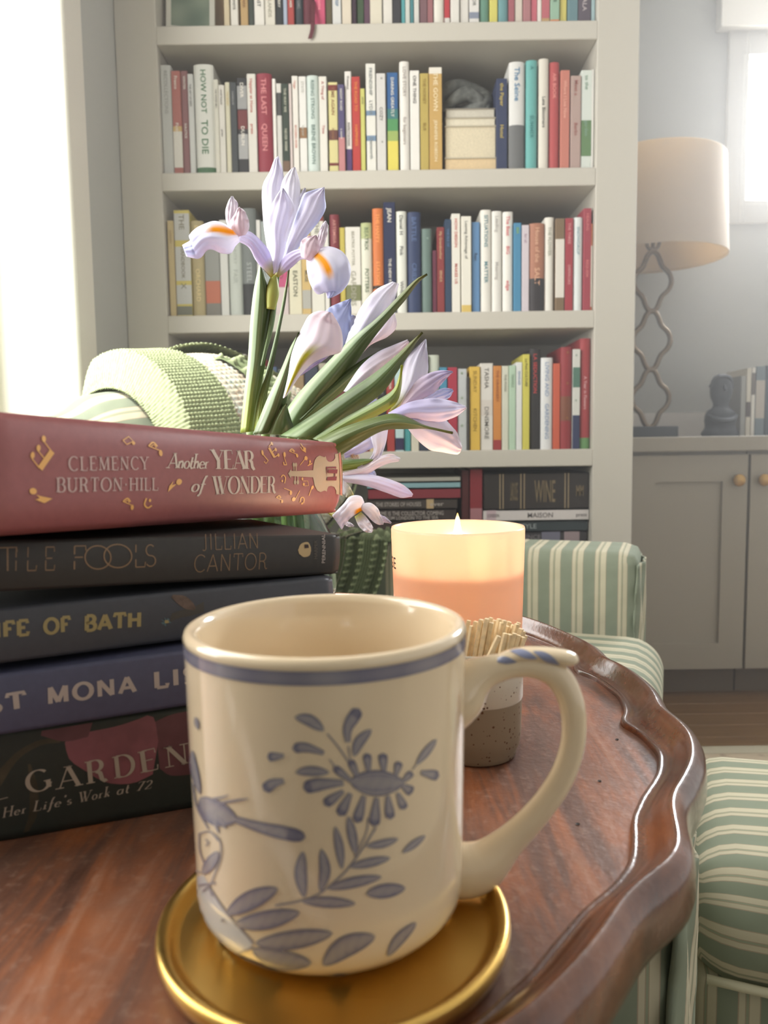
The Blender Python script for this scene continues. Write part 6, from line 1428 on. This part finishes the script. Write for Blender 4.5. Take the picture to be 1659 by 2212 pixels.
# 4 veined bud
D4 = .518
i4 = iris('closed veined lilac iris bud with a long olive spathe tip')
petal(i4, [(742,845),(778,792),(813,762),(848,746),(880,733)], [(756,848),(800,822),(842,802),(868,786),(887,744)], D4, D4, .010, WHc, PKc, sd=1, nu=30, edge=LIc)
leaf(i4, [(640,905),(700,842),(760,792),(803,766),(822,756)], [(662,912),(722,862),(780,808),(812,776),(823,757)], D4+.012, D4+.008, c0=DG, c1=LG, bulge=.003)
leaf(i4, [(606,940),(680,892),(742,850),(800,812),(850,772),(885,740),(912,717)], [(700,955),(745,912),(792,876),(832,842),(866,792),(892,752),(914,719)], D4-.002, D4-.020, c0=LG, c1=DG, bulge=.012, edge_highlight=.3, tipc=OL, nu=44)
stem(i4, 655, 940, D4+.020, .006)
# 5 right open flower
D5 = .490
i5 = iris('wide open mauve iris leaning far to the right')
petal(i5, [(838,892),(856,862),(866,820),(870,790),(885,765),(905,745),(919,732)], [(862,888),(888,860),(915,830),(925,800),(923,765),(921,733)], D5+.004, D5, .010, WHc, LIc, basec=YGc, sd=1)
petal(i5, [(862,880),(895,828),(922,808),(950,800),(976,801)], [(872,884),(905,866),(938,848),(955,828),(978,804)], D5-.006, D5-.012, .006, PKc, PUc, sd=2)
petal(i5, [(905,868),(935,848),(958,838),(977,840)], [(912,880),(948,866),(970,860),(979,845)], D5+.004, D5+.002, .003, LIc, BLc, sd=3)
petal(i5, [(838,892),(880,870),(930,860),(972,865),(1006,877)], [(848,908),(895,906),(945,912),(985,900),(1008,882)], D5-.010, D5-.022, .008, PUc, LIc, sd=4)
petal(i5, [(850,896),(905,886),(950,898),(980,925),(993,948),(998,964)], [(868,905),(890,938),(925,970),(955,977),(988,982),(996,974)], D5-.006, D5-.016, .010, LIc, PKc, sd=5, edge=WHc, nu=30)
leaf(i5, [(675,947),(740,905),(800,872),(845,845),(860,818),(868,788)], [(702,955),(765,922),(830,890),(858,868),(868,830),(869,790)], D5+.014, D5-.008, c0=LG, c1=YG2, bulge=.008, edge_highlight=.7, tipc=lin((200, 206, 90)))
leaf(i5, [(683,948),(749,920),(817,899),(854,893),(886,903),(920,919),(978,934)], [(735,985),(783,954),(817,935),(842,928),(886,927),(923,927),(978,937)], D5+.002, D5-.030, c0=lin((96,110,62)), c1=DG, bulge=.010, tipc=OL, nu=44)
stem(i5, 705, 950, D5+.016, .010)
# 6 drooping flower behind, low right
D6 = .552
i6 = iris('drooping lilac iris behind the red book, tongue petal pointing right')
petal(i6, [(733,918),(750,887),(775,862),(797,851)], [(745,925),(768,908),(795,892),(822,868)], D6+.006, D6+.004, .006, WHc, BLc, sd=1)
petal(i6, [(825,925),(800,938),(770,955),(742,974)], [(835,945),(808,965),(778,980),(745,990)], D6, D6-.004, .005, LIc, PUc, sd=2)
petal(i6, [(801,928),(803,950),(808,970),(800,990),(772,1010)], [(838,926),(833,955),(822,985),(802,1006),(778,1022)], D6-.006, D6-.010, .006, WHc, PKc, sd=3, basec=LIc, edge=LIc)
petal(i6, [(746,976),(756,984),(764,997)], [(756,976),(774,984),(776,996)], D6-.002, D6-.004, .002, YEc, WHc, sd=4)
leaf(i6, [(738,994),(780,991),(806,991)], [(738,1018),(780,1010),(804,997)], D6-.006, D6-.010, c0=LG, c1=YG2, bulge=.004)
petal(i6, [(738,1022),(788,1006),(820,986),(845,981),(865,989)], [(740,1034),(790,1026),(816,1011),(840,1001),(862,997)], D6-.010, D6-.016, .006, PKc, WHc, sd=5)
petal(i6, [(800,1010),(808,1016),(812,1025)], [(780,1025),(795,1030),(812,1032)], D6-.004, D6-.004, .002, BLc, WHc, sd=5)
petal(i6, [(738,1027),(800,1025),(850,1038),(880,1054),(892,1067)], [(738,1040),(790,1050),(830,1063),(865,1075),(890,1073)], D6-.012, D6-.024, .008, LIc, PUc, sd=6, edge=LIc)
stem(i6, 725, 1010, D6, .008)
# 7 small low flower
D7 = .515
i7 = iris('small white and lilac iris hanging below the red book corner')
petal(i7, [(738,1034),(755,1050),(768,1076)], [(738,1064),(748,1074),(758,1080)], D7, D7-.006, .004, LIc, YGc, sd=1)
petal(i7, [(786,1085),(778,1072),(757,1073),(742,1090),(718,1114)], [(783,1102),(773,1107),(758,1118),(746,1131),(738,1144)], D7-.010, D7-.018, .006, WHc, LIc, sd=2, blaze=(.0, .35, .9, .3, YEc))
petal(i7, [(782,1088),(800,1086),(816,1098),(823,1115),(829,1130)], [(780,1100),(794,1115),(807,1128),(819,1134),(827,1133)], D7-.012, D7-.018, .005, WHc, WHc, sd=3)
petal(i7, [(780,1106),(792,1118),(804,1135),(806,1146)], [(766,1116),(774,1135),(788,1149),(802,1151)], D7-.010, D7-.016, .004, WHc, WHc, sd=4, basec=YGc)
petal(i7, [(812,1108),(830,1116),(845,1129)], [(815,1122),(830,1129),(845,1131)], D7, D7, .002, LIc, LIc, sd=5)
petal(i7, [(745,1125),(757,1130),(764,1136)], [(742,1132),(752,1138),(763,1138)], D7-.004, D7-.004, .001, WHc, WHc, sd=5)
petal(i7, [(700,1102),(725,1104),(745,1108)], [(712,1112),(725,1122),(742,1128)], D7+.004, D7, .003, YGc, WHc, sd=6)
stem(i7, 735, 1045, D7+.002, .004)

# ================================================================== LENS GLARE VOLUME
hz = box('glare', (-.50, .80, .02), (2.9, 2.76, 2.55), None); hm = bpy.data.materials.new('lens_glare'); hm.use_nodes = True; nt = hm.node_tree; nt.nodes.clear()  # scattering volume added to imitate veiling glare of the lens
vs_ = nt.nodes.new('ShaderNodeVolumeScatter'); vs_.inputs['Density'].default_value = .085; vs_.inputs['Anisotropy'].default_value = .5; vs_.inputs['Color'].default_value = (1, .99, .97, 1)
ou = nt.nodes.new('ShaderNodeOutputMaterial'); nt.links.new(vs_.outputs[0], ou.inputs['Volume']); hz.data.materials.append(hm)
tag(hz, 'volume added for lens haze in the air before the bookcase and window', 'glare', kind='stuff')
